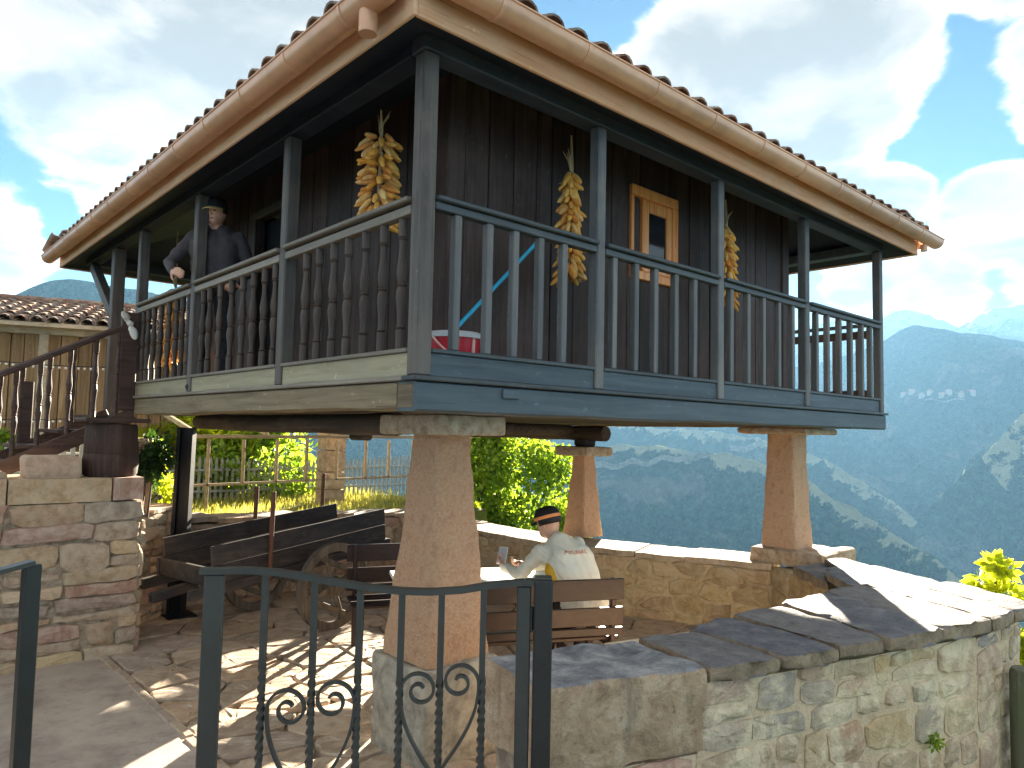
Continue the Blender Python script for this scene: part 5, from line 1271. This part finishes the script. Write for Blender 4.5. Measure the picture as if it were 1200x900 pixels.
def head_parts(c, M, root, mats, cap_cols, hair=True, peak=True, capz=.0):
    """face details and cap on a head centred at c; M columns: left, forward, up"""
    c = Vector(c)
    for sx in (-1, 1):
        g = G(); sphere(g, c+M @ Vector((sx*.031, .086, .010)), .0095, 8, (1.2, .55, .6), M); g.obj('eye', m_eye, root, 180)
        g = G(); g.tube([c+M @ Vector((sx*.014, .094, .034)), c+M @ Vector((sx*.05, .082, .032))], [.0035, .002], 6); g.obj('eyebrow', m_hair, root, 180)
        g = G(); sphere(g, c+M @ Vector((sx*.079, -.005, 0)), .03, 8, (.35, .65, 1.05), M); g.obj('ear', mats, root, 180)
    g = G(); g.tube([c+M @ Vector((-.022, .088, -.055)), c+M @ Vector((0, .096, -.053)), c+M @ Vector((.022, .088, -.055))], [.004, .0075, .004], 8); g.obj('mouth', m_lip, root, 180)
    # hair: shell round the back and sides
    g = G(); vs = []; n = 20
    for i in range(7):
        el = R(-18+i*15)
        for j in range(n):
            a = R(72+216*j/(n-1))          # leaves the face open
            r_ = .088*math.cos(el); vs.append(c+M @ Vector((r_*math.sin(a)*.93, r_*math.cos(a)*1.13-.004, .104*math.sin(el)+.022)))
    g.add(vs, [(i*n+j, i*n+j+1, (i+1)*n+j+1, (i+1)*n+j) for i in range(6) for j in range(n-1)]); 
    ho = g.obj('hair', m_hair, root, 180); so = ho.modifiers.new('t', 'SOLIDIFY'); so.thickness = .012; so.offset = 1
    # cap crown and peak
    cc_ = c+M @ Vector((0, -.004, .045+capz))
    g = G(); g.lathe([(.097, -.012), (.099, .01), (.095, .04), (.078, .068), (.045, .084), (.008, .089)], 22, cc_, M @ Matrix.Diagonal(Vector((.93, 1.1, 1)))); cap = g.obj('cap', cap_cols[0], root, 60)
    g = G(); g.lathe([(.0985, -.012), (.1025, -.010), (.1035, .012), (.0995, .014)], 24, cc_, M @ Matrix.Diagonal(Vector((.93, 1.1, 1)))); g.obj('cap_band', cap_cols[1], cap, 60)
    g = G(); n = 14; vs = []
    for k, (r_, dz) in enumerate(((.0, 0), (1., -.02))):
        for lay in (0, .006):
            for j in range(n+1):
                a = R(-62+124*j/n); x = math.sin(a)*.094; y0 = math.cos(a)*.106; y = y0+(r_*.058*math.cos(a*1.05))
                vs.append(cc_+M @ Vector((x*(1+.06*r_), y, -.006+lay+dz-.018*(x/.094)**2)))
    k = n+1; fs = []
    for j in range(n): fs += [(j, j+1, 2*k+j+1, 2*k+j), (k+j, 3*k+j, 3*k+j+1, k+j+1), (2*k+j, 2*k+j+1, 3*k+j+1, 3*k+j), (j, k+j, k+j+1, j+1)]
    fs += [(0, 2*k, 3*k, k), (n, k+n, 3*k+n, 2*k+n)]
    g.add(vs, fs); g.obj('cap_peak', cap_cols[2], cap, 50)
def hand(p, fd, palm_n, mi, side=1, curl=.6, limbs=None):
    """palm and five bent fingers: p wrist, fd direction of the fingers, palm_n direction the palm faces"""
    p = Vector(p); fd = Vector(fd).normalized(); pn = (Vector(palm_n)-fd*Vector(palm_n).dot(fd)).normalized(); sd_ = fd.cross(pn)*side
    def Q(a, b, c_): return p+fd*a+sd_*b+pn*c_
    limbs.append(([Q(0, -.012, 0), Q(.045, -.024, .0), Q(.085, -.03, 0)], [.019, .018, .0125], mi))
    limbs.append(([Q(0, .012, 0), Q(.045, .018, .0), Q(.085, .03, 0)], [.019, .019, .0125], mi))
    limbs.append(([Q(.01, 0, 0), Q(.085, 0, 0)], [.02, .0145], mi))
    for k, (b, L, r_) in enumerate(((-.031, .062, .0078), (-.0105, .074, .0085), (.0105, .08, .009), (.031, .07, .0087))):
        c_ = curl+.08*k
        q0 = Q(.085, b, .0); d1 = fd*math.cos(c_*.6)+pn*math.sin(c_*.6); d2 = fd*math.cos(c_*1.5)+pn*math.sin(c_*1.5); d3 = fd*math.cos(c_*2.2)+pn*math.sin(c_*2.2)
        q1 = q0+d1*(L*.45); q2 = q1+d2*(L*.32); q3 = q2+d3*(L*.23)
        limbs.append(([q0, q1, q2, q3], [r_*1.1, r_, r_*.92, r_*.8], mi))
    t0 = Q(.02, .03, .006); t1 = t0+(fd*.55+sd_*.7+pn*.35).normalized()*.042; t2 = t1+(fd*.8+sd_*.25+pn*.5).normalized()*.03
    limbs.append(([t0, t1, t2], [.0125, .0105, .0085], mi))

# seated man, leaning over the table
O_ = Vector((2.09, .72, 0))
def S(a, b, z): return O_+bu*a+bnv*b+Vector((0, 0, z))
SK, SH, TR, YE = 0, 1, 2, 3
L = []
hip = S(.0, .03, .57); waist = S(.03, .04, .72); chest = S(.10, .13, .93); neckb = S(.15, .24, 1.06); headc = S(.205, .345, 1.185)
latv = (bu*.93-bnv*.25+Vector((0, 0, -.12))).normalized()       # across the shoulders, towards his left
for k in (-1, 1):
    L.append(([hip+bu*.075*k, waist+latv*.07*k, chest+latv*.085*k, neckb+latv*.05*k-Vector((0, 0, .03))], [.115, .108, .112, .075], SH))
L.append(([hip, waist, chest, neckb], [.11, .105, .11, .07], SH))
L.append(([chest+latv*.10+bnv*.02, neckb+latv*.165-Vector((0, 0, .055))], [.085, .062], SH))
L.append(([chest-latv*.10+bnv*.02, neckb-latv*.165-Vector((0, 0, .055))], [.085, .062], SH))
L.append(([neckb-Vector((0, 0, .01)), headc-Vector((0, 0, .05))], [.056, .052], SK))
ls = neckb+latv*.175-Vector((0, 0, .06)); rs = neckb-latv*.175-Vector((0, 0, .06))
le = S(.43, .33, .80); lw = S(.50, .56, .815); re = S(.0, .52, .80); rw = S(.28, .68, .80)
L.append(([ls, le], [.062, .05], SH)); L.append(([le, lw], [.05, .036], SH)); L.append(([rs, re, rw], [.06, .048, .034], SH))
L.append(([waist+latv*.135+bnv*.02, chest+latv*.165+bnv*.0-Vector((0, 0, .03))], [.055, .055], YE))
for k in (-1, 1):
    L.append(([hip+bu*.10*k, S(.13*k, .46, .53), S(.14*k, .52, .08)], [.10, .068, .05], TR))
    L.append(([S(.14*k, .52, .05), S(.15*k, .66, .035)], [.045, .035], TR))
hd = (bu*.55+bnv*.75+Vector((0, 0, -.30))).normalized(); HM = frame3(hd)
hand(lw, (bu*.15+bnv*.8+Vector((0, 0, .35))), (bnv*-.2-bu*.6+Vector((0, 0, .3))), SK, 1, .75, L)
hand(rw, (bu*.9+bnv*.3+Vector((0, 0, .15))), (bu*.1-bnv*.3+Vector((0, 0, .9))), SK, -1, .6, L)
B = [(headc, .1, (.76, .93, 1.08), HM, SK), (headc+HM @ Vector((0, .045, -.06)), .052, (1, 1, .9), HM, SK), (headc+HM @ Vector((0, .095, -.012)), .016, (.8, 1.2, 1.3), HM, SK), (hip-Vector((0, 0, .03)), .14, (1.2, .9, .7), frame3(bnv), TR)]
man1, body1 = person('man in a white jersey and black cap hunched over a phone on the bench', (2.09, .72, .47), L, B, [m_skin, m_shirtwhite, m_trouser, m_yellow])
head_parts(headc, HM, man1, m_skin, (m_capblack, m_strap, m_capblack))
# faded red lettering across the shoulders: a run of small strokes lying on the jersey
bk_n = (-(bnv*.72)+Vector((0, 0, .62))+bu*-.15).normalized()
def text_obj(name, body, size, loc, xdir, ydir, mat, parent, ext=.001):
    cu = bpy.data.curves.new(name, 'FONT'); cu.body = body; cu.size = size; cu.align_x = 'CENTER'; cu.align_y = 'CENTER'; cu.extrude = ext
    o = bpy.data.objects.new(name, cu); COL.objects.link(o); dg = bpy.context.evaluated_depsgraph_get(); dg.update()
    me = bpy.data.meshes.new_from_object(o.evaluated_get(dg)); bpy.data.objects.remove(o); me.materials.append(mat)
    x = Vector(xdir).normalized(); z = x.cross(Vector(ydir)).normalized(); y = z.cross(x)
    M = Matrix((x, y, z)).transposed().to_4x4(); me.transform(M); return put(me, name, loc, parent)
PRINT = text_obj('back_print', 'ASTURIAS', .043, S(.085, .055, 1.0), -bu+Vector((0, 0, .12)), Vector((0, 0, 1))+bnv*.75, m_redprint, man1)
sw = PRINT.modifiers.new('w', 'SHRINKWRAP'); sw.target = body1; sw.offset = .006; sw.wrap_mode = 'ABOVE_SURFACE'
ph = empty('phone', lw+bnv*.09+Vector((0, 0, .05)), 'white phone held in the seated man\'s hand', 'phone')
pc = lw+bnv*.10+bu*-.01+Vector((0, 0, .075)); fr3 = Matrix(((bu*.8+bnv*.5).normalized(), (bnv*.6-bu*.2+Vector((0, 0, .7))).normalized(), Vector((0, 0, 1)))).transposed()
xx = (bu*.8+bnv*.5).normalized(); yy = (Vector((0, 0, .75))+bnv*.6); yy = (yy-xx*yy.dot(xx)).normalized(); MM = Matrix((xx, yy, xx.cross(yy))).transposed()
G().box(pc, (.074, .15, .009), MM, .003).obj('case', m_phone, ph); G().box(pc+xx.cross(yy)*-.0052, (.066, .136, .001), MM, .0004).obj('screen', m_greyplastic, ph)

# standing man in the gallery, looking down at the lane
F0 = Vector((.20, 3.35, 2.168)); fw2_ = Vector((-.62, -.78, 0)).normalized(); lf = Vector((0, 0, 1)).cross(fw2_)      # his left
def Q2(a, b, z): return F0+lf*a+fw2_*b+Vector((0, 0, z))
L = []
HM2 = frame3((fw2_+Vector((0, 0, -.16))-lf*.12).normalized()); hc = Q2(.0, .05, 1.545)
for k in (-1, 1):
    L.append(([Q2(.08*k, 0, .93), Q2(.085*k, 0, 1.08), Q2(.10*k, .01, 1.24), Q2(.06*k, 0, 1.38)], [.115, .108, .115, .075], SH))
    L.append(([Q2(.10*k, 0, 1.27), Q2(.185*k, 0, 1.335)], [.085, .063], SH))
    L.append(([Q2(.09*k, 0, .90), Q2(.10*k, .02, .48), Q2(.10*k, -.01, .09)], [.095, .065, .048], TR))
    L.append(([Q2(.10*k, -.01, .06), Q2(.11*k, .14, .04)], [.046, .036], TR))
L.append(([Q2(0, 0, .93), Q2(0, 0, 1.1), Q2(0, .015, 1.26), Q2(0, 0, 1.40)], [.12, .11, .115, .062], SH))
L.append(([Q2(0, .005, 1.38), Q2(0, .03, 1.48)], [.056, .053], SK))
re2 = Q2(-.36, .05, 1.10); rw2 = Q2(-.25, .25, .99); le2 = Q2(.30, -.02, 1.08); lw2 = Q2(.24, .18, .90)
L.append(([Q2(-.19, 0, 1.33), re2, rw2], [.062, .050, .036], SH)); L.append(([Q2(.19, 0, 1.33), le2, lw2], [.062, .050, .036], SH))
hand(rw2, (fw2_*.6+lf*.55+Vector((0, 0, -.15))), (lf*.6-fw2_*.2+Vector((0, 0, -.5))), SK, -1, .5, L)
hand(lw2, (fw2_*.8-lf*.2+Vector((0, 0, -.1))), (Vector((0, 0, -1))), SK, 1, .7, L)
B = [(hc, .1, (.83, .95, 1.10), HM2, SK), (hc+HM2 @ Vector((0, .045, -.06)), .052, (1, 1, .9), HM2, SK), (hc+HM2 @ Vector((0, .097, -.012)), .016, (.8, 1.2, 1.4), HM2, SK), (Q2(0, 0, .92), .14, (1.2, .9, .8), frame3(fw2_), TR)]
man2, body2 = person('man in a charcoal jumper and cap leaning out over the gallery rail', F0, L, B, [m_skin, m_jumper, m_trouser])
head_parts(hc, HM2, man2, m_skin, (m_capblack, m_capblack, m_captan))

# ------------------------------------------------------------------ plants
def leaf_cloud(centres, n, size, rr, squash=1., droop=.3):
    """many small folded leaves scattered through clumps"""
    g = G()
    for _ in range(n):
        c, r_ = centres[rr.randrange(len(centres))]
        d = Vector((rr.gauss(0, 1), rr.gauss(0, 1), rr.gauss(0, 1))).normalized(); rad_ = r_*(rr.random()**.42)
        p = Vector(c)+Vector((d.x*rad_, d.y*rad_, d.z*rad_*squash))
        ax = (d+Vector((rr.gauss(0, .6), rr.gauss(0, .6), rr.gauss(0, .6)-droop))).normalized()
        sd_ = ax.cross(Vector((rr.gauss(0, 1), rr.gauss(0, 1), rr.gauss(0, 1)))).normalized(); nn = ax.cross(sd_)
        s_ = size*rr.uniform(.6, 1.3)
        b = len(g.v)
        g.v += [tuple(p), tuple(p+ax*s_*.5+sd_*s_*.30+nn*s_*.06), tuple(p+ax*s_*1.05), tuple(p+ax*s_*.5-sd_*s_*.30+nn*s_*.06)]
        g.f += [(b, b+1, b+2), (b, b+2, b+3)]; g.m += [0, 0]
    return g
def tree(name, label, base, h, crown_r, n, size, seed, mat, cat='tree', lean=(0, 0), low=.25, clumps=26, squash=.8, group=None, trunk_r=.05):
    rr = random.Random(seed); base = Vector(base); root = empty(name, base, label, cat, group)
    g = G(); topp = base+Vector((lean[0], lean[1], h*.8)); mid = base.lerp(topp, .5)+Vector((rr.uniform(-.1, .1), rr.uniform(-.1, .1), 0))
    g.tube([base-Vector((0, 0, .2)), mid, topp], [trunk_r, trunk_r*.7, trunk_r*.25], 9)
    cs = []
    for i in range(clumps):
        t = low+(1-low)*rr.random(); a = rr.uniform(0, 6.283); prof = math.sin(math.pi*min(1, (t-low)/(1-low)*.82+.18))**.7
        rr_ = crown_r*prof*rr.uniform(.35, 1.0); p = base.lerp(topp, t*.95)+Vector((math.cos(a)*rr_, math.sin(a)*rr_, h*.12*rr.random()))
        cs.append((p, crown_r*rr.uniform(.2, .42)))
        s_ = base.lerp(topp, max(.12, t*.75)); g.tube([s_, s_.lerp(p, .5)+Vector((0, 0, .05)), p], [trunk_r*.35, trunk_r*.22, .006], 5)
    g.obj('trunk', m_bark, root, 60)
    lg_ = leaf_cloud(cs, n, size, rr, squash); lg_.obj('crown', mat, root, None, recalc=False)
    return root
GT = 'trees below the yard walls'
tree('leafy_tree', 'bright yellow green tree just right of the big pillar beyond the parapet', (7.75, 8.75, -2.6), 5.9, 1.45, 12000, .125, 1, m_leaf, low=.3, lean=(-.1, .1), squash=.9, clumps=34)
tree('leafy_tree', 'bright green tree beside the slim pillar behind the seated man', (8.85, 8.5, -3.2), 6.0, 1.3, 12000, .12, 2, m_leaf, low=.35, clumps=32)
tree('leafy_tree', 'wide sunlit tree behind the timber pergola, left of its stone gate pillar', (3.2, 9.4, -.4), 2.7, 1.35, 9000, .12, 3, m_leaf, low=.25)
tree('leafy_tree', 'sunlit tree behind the left bays of the timber pergola', (2.1, 9.8, .2), 2.3, 1.1, 7000, .12, 4, m_leafyel, low=.25)
tree('leafy_shrub', 'small bright shrub low beside the far end of the back wall', (4.9, 6.0, -.4), 1.5, .55, 3500, .08, 5, m_leafyel, 'shrub', low=.2)
tree('leafy_shrub', 'yellow green shrub between the orange pier and the iron column', (.70, 6.9, .6), 1.25, .40, 3000, .07, 6, m_leafyel, 'shrub', low=.15)
tree('slender_tree', 'thin young tree with sparse leaves rising over the far end of the front wall', (6.16, -.84, -1.6), 2.72, .34, 700, .11, 7, m_leafyel, low=.58, clumps=10, trunk_r=.03)
tree('leafy_shrub', 'bright bush at the right edge below the far end of the front wall', (5.45, -1.2, -1.6), 2.2, .38, 3000, .10, 8, m_leafyel, 'shrub', low=.35)
tree('leafy_shrub', 'bright bush against the end of the front wall above the timber post', (4.3, -1.42, -1.4), 1.75, .28, 2200, .09, 9, m_leafyel, 'shrub', low=.35)
tree('leafy_shrub', 'low bush peeping over the slabs left of the thin young tree', (6.5, -.42, -1.6), 2.0, .22, 700, .09, 10, m_leafyel, 'shrub', low=.5)
tree('leafy_shrub', 'green garden shrub behind the stair balusters', (-.6, 8.6, 1.1), .75, .5, 2500, .07, 11, m_leaf, 'shrub', low=.1)
tree('leafy_shrub', 'second garden shrub further left behind the stair balusters', (-1.35, 8.2, 1.1), .6, .45, 2200, .07, 12, m_leafdark, 'shrub', low=.1)
iv = empty('ivy', (.02, 4.76, 1.4), 'dark ivy hanging over the orange pier under the stair end of the granary', 'ivy')
rr = random.Random(9)
leaf_cloud([(Vector((.02+rr.uniform(-.16, .2), 4.72+rr.uniform(-.2, .2), 1.62+rr.uniform(-.28, .16))), .11) for _ in range(16)], 1700, .06, rr).obj('foliage', m_leafdark, iv, None, recalc=False)
g = G()
for k in range(5): g.tube([(.02+.05*k-.1, 4.60, 1.0), (.0+.06*k-.1, 4.58, 1.4), (.02+.07*k-.12, 4.60, 1.7)], [.012, .009, .004], 5)
g.obj('stem', m_bark, iv, 60)
wp = empty('wall_plant', (2.44, -1.47, .24), 'small green plant growing out of the front wall', 'plant')
leaf_cloud([(Vector((2.44, -1.50, .25)), .035), (Vector((2.47, -1.50, .26)), .025)], 70, .03, rr).obj('foliage', m_leaf, wp, None, recalc=False)
# grass tufts along the terrace edge
def tufts(n, xr, yr, zf, h, rr):
    g = G()
    for _ in range(n):
        x = rr.uniform(*xr); y = rr.uniform(*yr); z = zf(x, y); a = rr.uniform(0, 6.3); l = h*rr.uniform(.5, 1.3); b = len(g.v); wd = .006
        dx, dy = math.cos(a), math.sin(a)
        g.v += [(x-dy*wd, y+dx*wd, z-.02), (x+dy*wd, y-dx*wd, z-.02), (x+dx*l*.4, y+dy*l*.4, z+l)]; g.f.append((b, b+1, b+2)); g.m.append(0)
    return g
tufts(9000, (.4, 5.0), (5.6, 9.5), lambda x, y: .74, .12, rr).obj('grass', m_grassblade, None, None, recalc=False, kind='stuff', label='sunlit grass on the terrace behind the low back wall')

# ------------------------------------------------------------------ pergola, fence, pier, neighbour house behind
pg = empty('pergola', (3, 6.6, .7), 'bare timber pergola frame in bays behind the ox cart', 'pergola')
for x, z0 in ((1.38, .7), (1.836, 1.14), (2.297, 1.14), (2.737, 1.14), (3.204, 1.14), (3.684, 1.14), (4.088, 1.14), (4.53, .7), (5.6, .7)): G().box2((x-.018, 6.575, z0), (x+.018, 6.615, 1.72), .004).obj('upright', m_frame, pg)
G().bar((1.0, 6.595, 1.75), (5.7, 6.595, 1.785), .05, .045, ch=.005).obj('top_rail', m_frame, pg)
G().bar((1.0, 6.595, 1.13), (5.7, 6.595, 1.185), .04, .032, ch=.005).obj('mid_rail', m_frame, pg)
for k in range(5): G().bar((1.2+k*.95, 6.60, 1.80), (1.2+k*.95, 8.4, 2.15), .05, .06, ch=.004).obj('rafter', m_frame, pg)
gp_ = empty('gate_pier', (3.30, 6.95, .7), 'pale sandstone gate pier behind the pergola', 'stone pier')
z = .68
for k, hh in enumerate((.3, .26, .32, .28)): rough_block('pier_stone', [(3.17, 6.85), (3.50, 6.85), (3.50, 7.15), (3.17, 7.15)], z+.004, z+hh, m_sandpale, gp_, 80+k, 2, .012); z += hh
fn = empty('picket_fence', (3.4, 8.4, .75), 'grey metal picket fence at the back of the terrace', 'fence')
m_pick = plain('weathered_grey_picket', (.34, .36, .36), .6, .1, 20, .2, .1)
pkm, _ = G().prism([(-.022, -.32), (.022, -.32), (.022, .27), (0, .33), (-.022, .27)], -.006, .006, lambda x, y, z: (x, z, y)).mesh('picket', m_pick)
for k in range(64):
    x = 1.05+k*.083; sag = .10*math.cos((x-1.05)/5.3*math.pi*2)
    put(pkm, 'picket', (x, 8.4-.12*x*.3, .98+.10+sag*.5), fn)
for zz_ in (.90, 1.22): G().bar((1.0, 8.38-.04, zz_), (6.3, 8.38-.225, zz_), .02, .035).obj('fence_rail', m_pick, fn)
fn2 = empty('picket_fence', (-1, 7.2, 1.2), 'white picket fence in the garden behind the stair', 'fence')
m_pickw = plain('white_picket', (.6, .6, .57), .6, 0, 20, .2, .1)
pkw, _ = G().prism([(-.025, -.24), (.025, -.24), (.025, .19), (0, .25), (-.025, .19)], -.008, .008, lambda x, y, z: (x, z, y)).mesh('picket', m_pickw)
for k in range(26): put(pkw, 'picket', (-2.3+k*.095, 7.2, 1.42), fn2)
for zz_ in (1.30, 1.52): G().bar((-2.35, 7.225, zz_), (.15, 7.225, zz_), .02, .03).obj('fence_rail', m_pickw, fn2)
# neighbour's timber house with a tiled roof
HA, HB = Vector((-6.2, 12.6, 0)), Vector((2.35, 9.55, 0)); hu = (HB-HA).normalized(); hn = Vector((hu.y, -hu.x, 0))
nh = empty('timber_house', (-2, 11.2, 1.2), 'neighbouring plank house with an old red tile roof behind the stair', 'house')
def H(a, b, z): return HA+hu*a-hn*b+Vector((0, 0, z-.27))
HL = (HB-HA).length
M4 = Matrix((hu, -hn, Vector((0, 0, 1)))).transposed()
hr = random.Random(8); a = 0
wroot = empty('wall', H(HL/2, 0, 2.4), None, parent=nh)
G().box(H(HL/2, 2.1, 2.3), (HL, 4.0, 2.6), M4, .01).obj('core', m_houseplank, wroot)
while a < HL-.05:
    wd = min(hr.uniform(.16, .28), HL-a)
    if not (HL-5.25 < a < HL-4.55): G().box(H(a+wd/2, hr.uniform(.02, .045), 2.67), (wd-.012, .05, 1.75), M4, .006).obj('plank', m_houseplank, wroot)
    a += wd
for a in (HL-5.6, HL-4.0, HL-2.35, HL-.1): G().box(H(a, -.04, 2.65), (.13, .10, 1.9), M4, .008).obj('timber_post', m_cream, nh)
G().box(H(HL/2, -.05, 3.60), (HL+.3, .12, .16), M4, .008).obj('eaves_beam', m_cream, nh)
G().box(H(HL/2-1.9, -.06, 2.55), (HL-3.8, .06, .10), M4, .006).obj('rail', m_cream, nh)
w2 = empty('window', H(HL-4.9, .05, 2.9), None, parent=nh)
G().box(H(HL-4.9, .06, 2.9), (.62, .03, .95), M4, .004).obj('pane', m_glass, w2)
for da in (-.31, 0, .31): G().box(H(HL-4.9+da, .02, 2.9), (.05, .06, .98), M4, .004).obj('frame', m_cream, w2)
for dz in (-.48, .1, .48): G().box(H(HL-4.9, .018, 2.9+dz), (.6, .05, .05), M4, .004).obj('frame', m_cream, w2)
rf = empty('roof', H(HL/2, 1.5, 3.9), None, parent=nh)
RP = R(13.5); rp = math.tan(RP)
g = G(); vs = [H(-.4, -.45, 3.66), H(HL+.4, -.45, 3.66), H(HL+.4, 2.2, 3.66+2.65*rp), H(-.4, 2.2, 3.66+2.65*rp), H(HL+.4, 4.6, 3.7), H(-.4, 4.6, 3.7)]
vs += [v-Vector((0, 0, .06)) for v in vs]
g.add(vs, [(0, 1, 2, 3), (3, 2, 4, 5), (6, 9, 8, 7), (9, 11, 10, 8), (0, 6, 7, 1), (1, 7, 8, 2), (2, 8, 10, 4), (4, 10, 11, 5), (5, 11, 9, 3), (3, 9, 6, 0)]); g.obj('roof_deck', m_cream, rf)
tg2 = tile_mesh(True, .46, .10, .085, 5, .016); tme2, _ = tg2.mesh('roof_tile', m_tile, 40, origin=(0, 0, 0)); fld = G(); tr = random.Random(6)
angH = math.atan2(hu.y, hu.x); baseH = Matrix.Rotation(angH, 4, 'Z') @ Matrix.Rotation(RP, 4, 'X')
nT = int((HL+.8)/.215); cnt = 0
for i in range(nT+1):
    for r_ in range(8):
        a = -.4+i*.215+tr.uniform(-.012, .012); b = -.5+r_*.36
        if b > 2.2: continue
        p = H(a, b, 3.66+(b+.45)*rp+.02+.012*(r_ > 0)); M = Matrix.Translation(p) @ baseH @ Matrix.Rotation(tr.uniform(-.05, .05), 4, 'Z') @ Matrix.Rotation(-.035, 4, 'X')
        if a > 3.6 and cnt < 285: o = put(tme2, 'roof_tile', p, rf); o.rotation_euler = M.to_euler(); cnt += 1
        else: fld.add([M @ Vector(v) for v in tg2.v], tg2.f)
for i in range(int(HL/.4)+2):
    M = Matrix.Translation(H(-.4+i*.4, 2.2, 3.66+2.65*rp+.06)) @ Matrix.Rotation(angH-math.pi/2, 4, 'Z'); fld.add([M @ Vector(v) for v in tg2.v], tg2.f)
o = fld.obj('tile_field', m_tilefield, rf, 40, recalc=False); o['kind'] = 'stuff'
# festoon lights on two cables
def festoon(label, p, q, sag, n):
    root = empty('string_lights', p, label, 'string lights', 'festoon cables with opal bulbs'); p = Vector(p); q = Vector(q)
    P = [p.lerp(q, t/30)-Vector((0, 0, sag*4*(t/30)*(1-t/30))) for t in range(31)]
    G().tube(P, .006, 5).obj('cable', m_blackiron, root)
    bm_ = None
    for i in range(n):
        t = (i+.5)/n; c = p.lerp(q, t)-Vector((0, 0, sag*4*t*(1-t)+.03))
        g = G(); sphere(g, c, .017, 8, (1, 1, 1.15)); b = g.obj('bulb', m_bulb, root, 180)
        G().tube([c+Vector((0, 0, .015)), c+Vector((0, 0, .026))], .008, 6).obj('socket', m_blackiron, b)
festoon('upper festoon of white bulbs in front of the plank house', (-3.0, 9.2, 3.05), (.95, 8.7, 2.72), .16, 52)
festoon('lower festoon of white bulbs in front of the plank house', (-3.0, 9.2, 2.02), (.95, 8.7, 2.0), .10, 50)
# timber post at the right edge, outside the front wall
tp = empty('timber_post', (3.31, -1.735, -.6), 'mossy round timber post at the right picture edge', 'post')
G().lathe([(.092, -.9), (.092, .2), (.09, .505), (.08, .53), (.0, .535)], 18, (3.31, -1.735, 0)).obj('shaft', m_gpost, tp, 50)
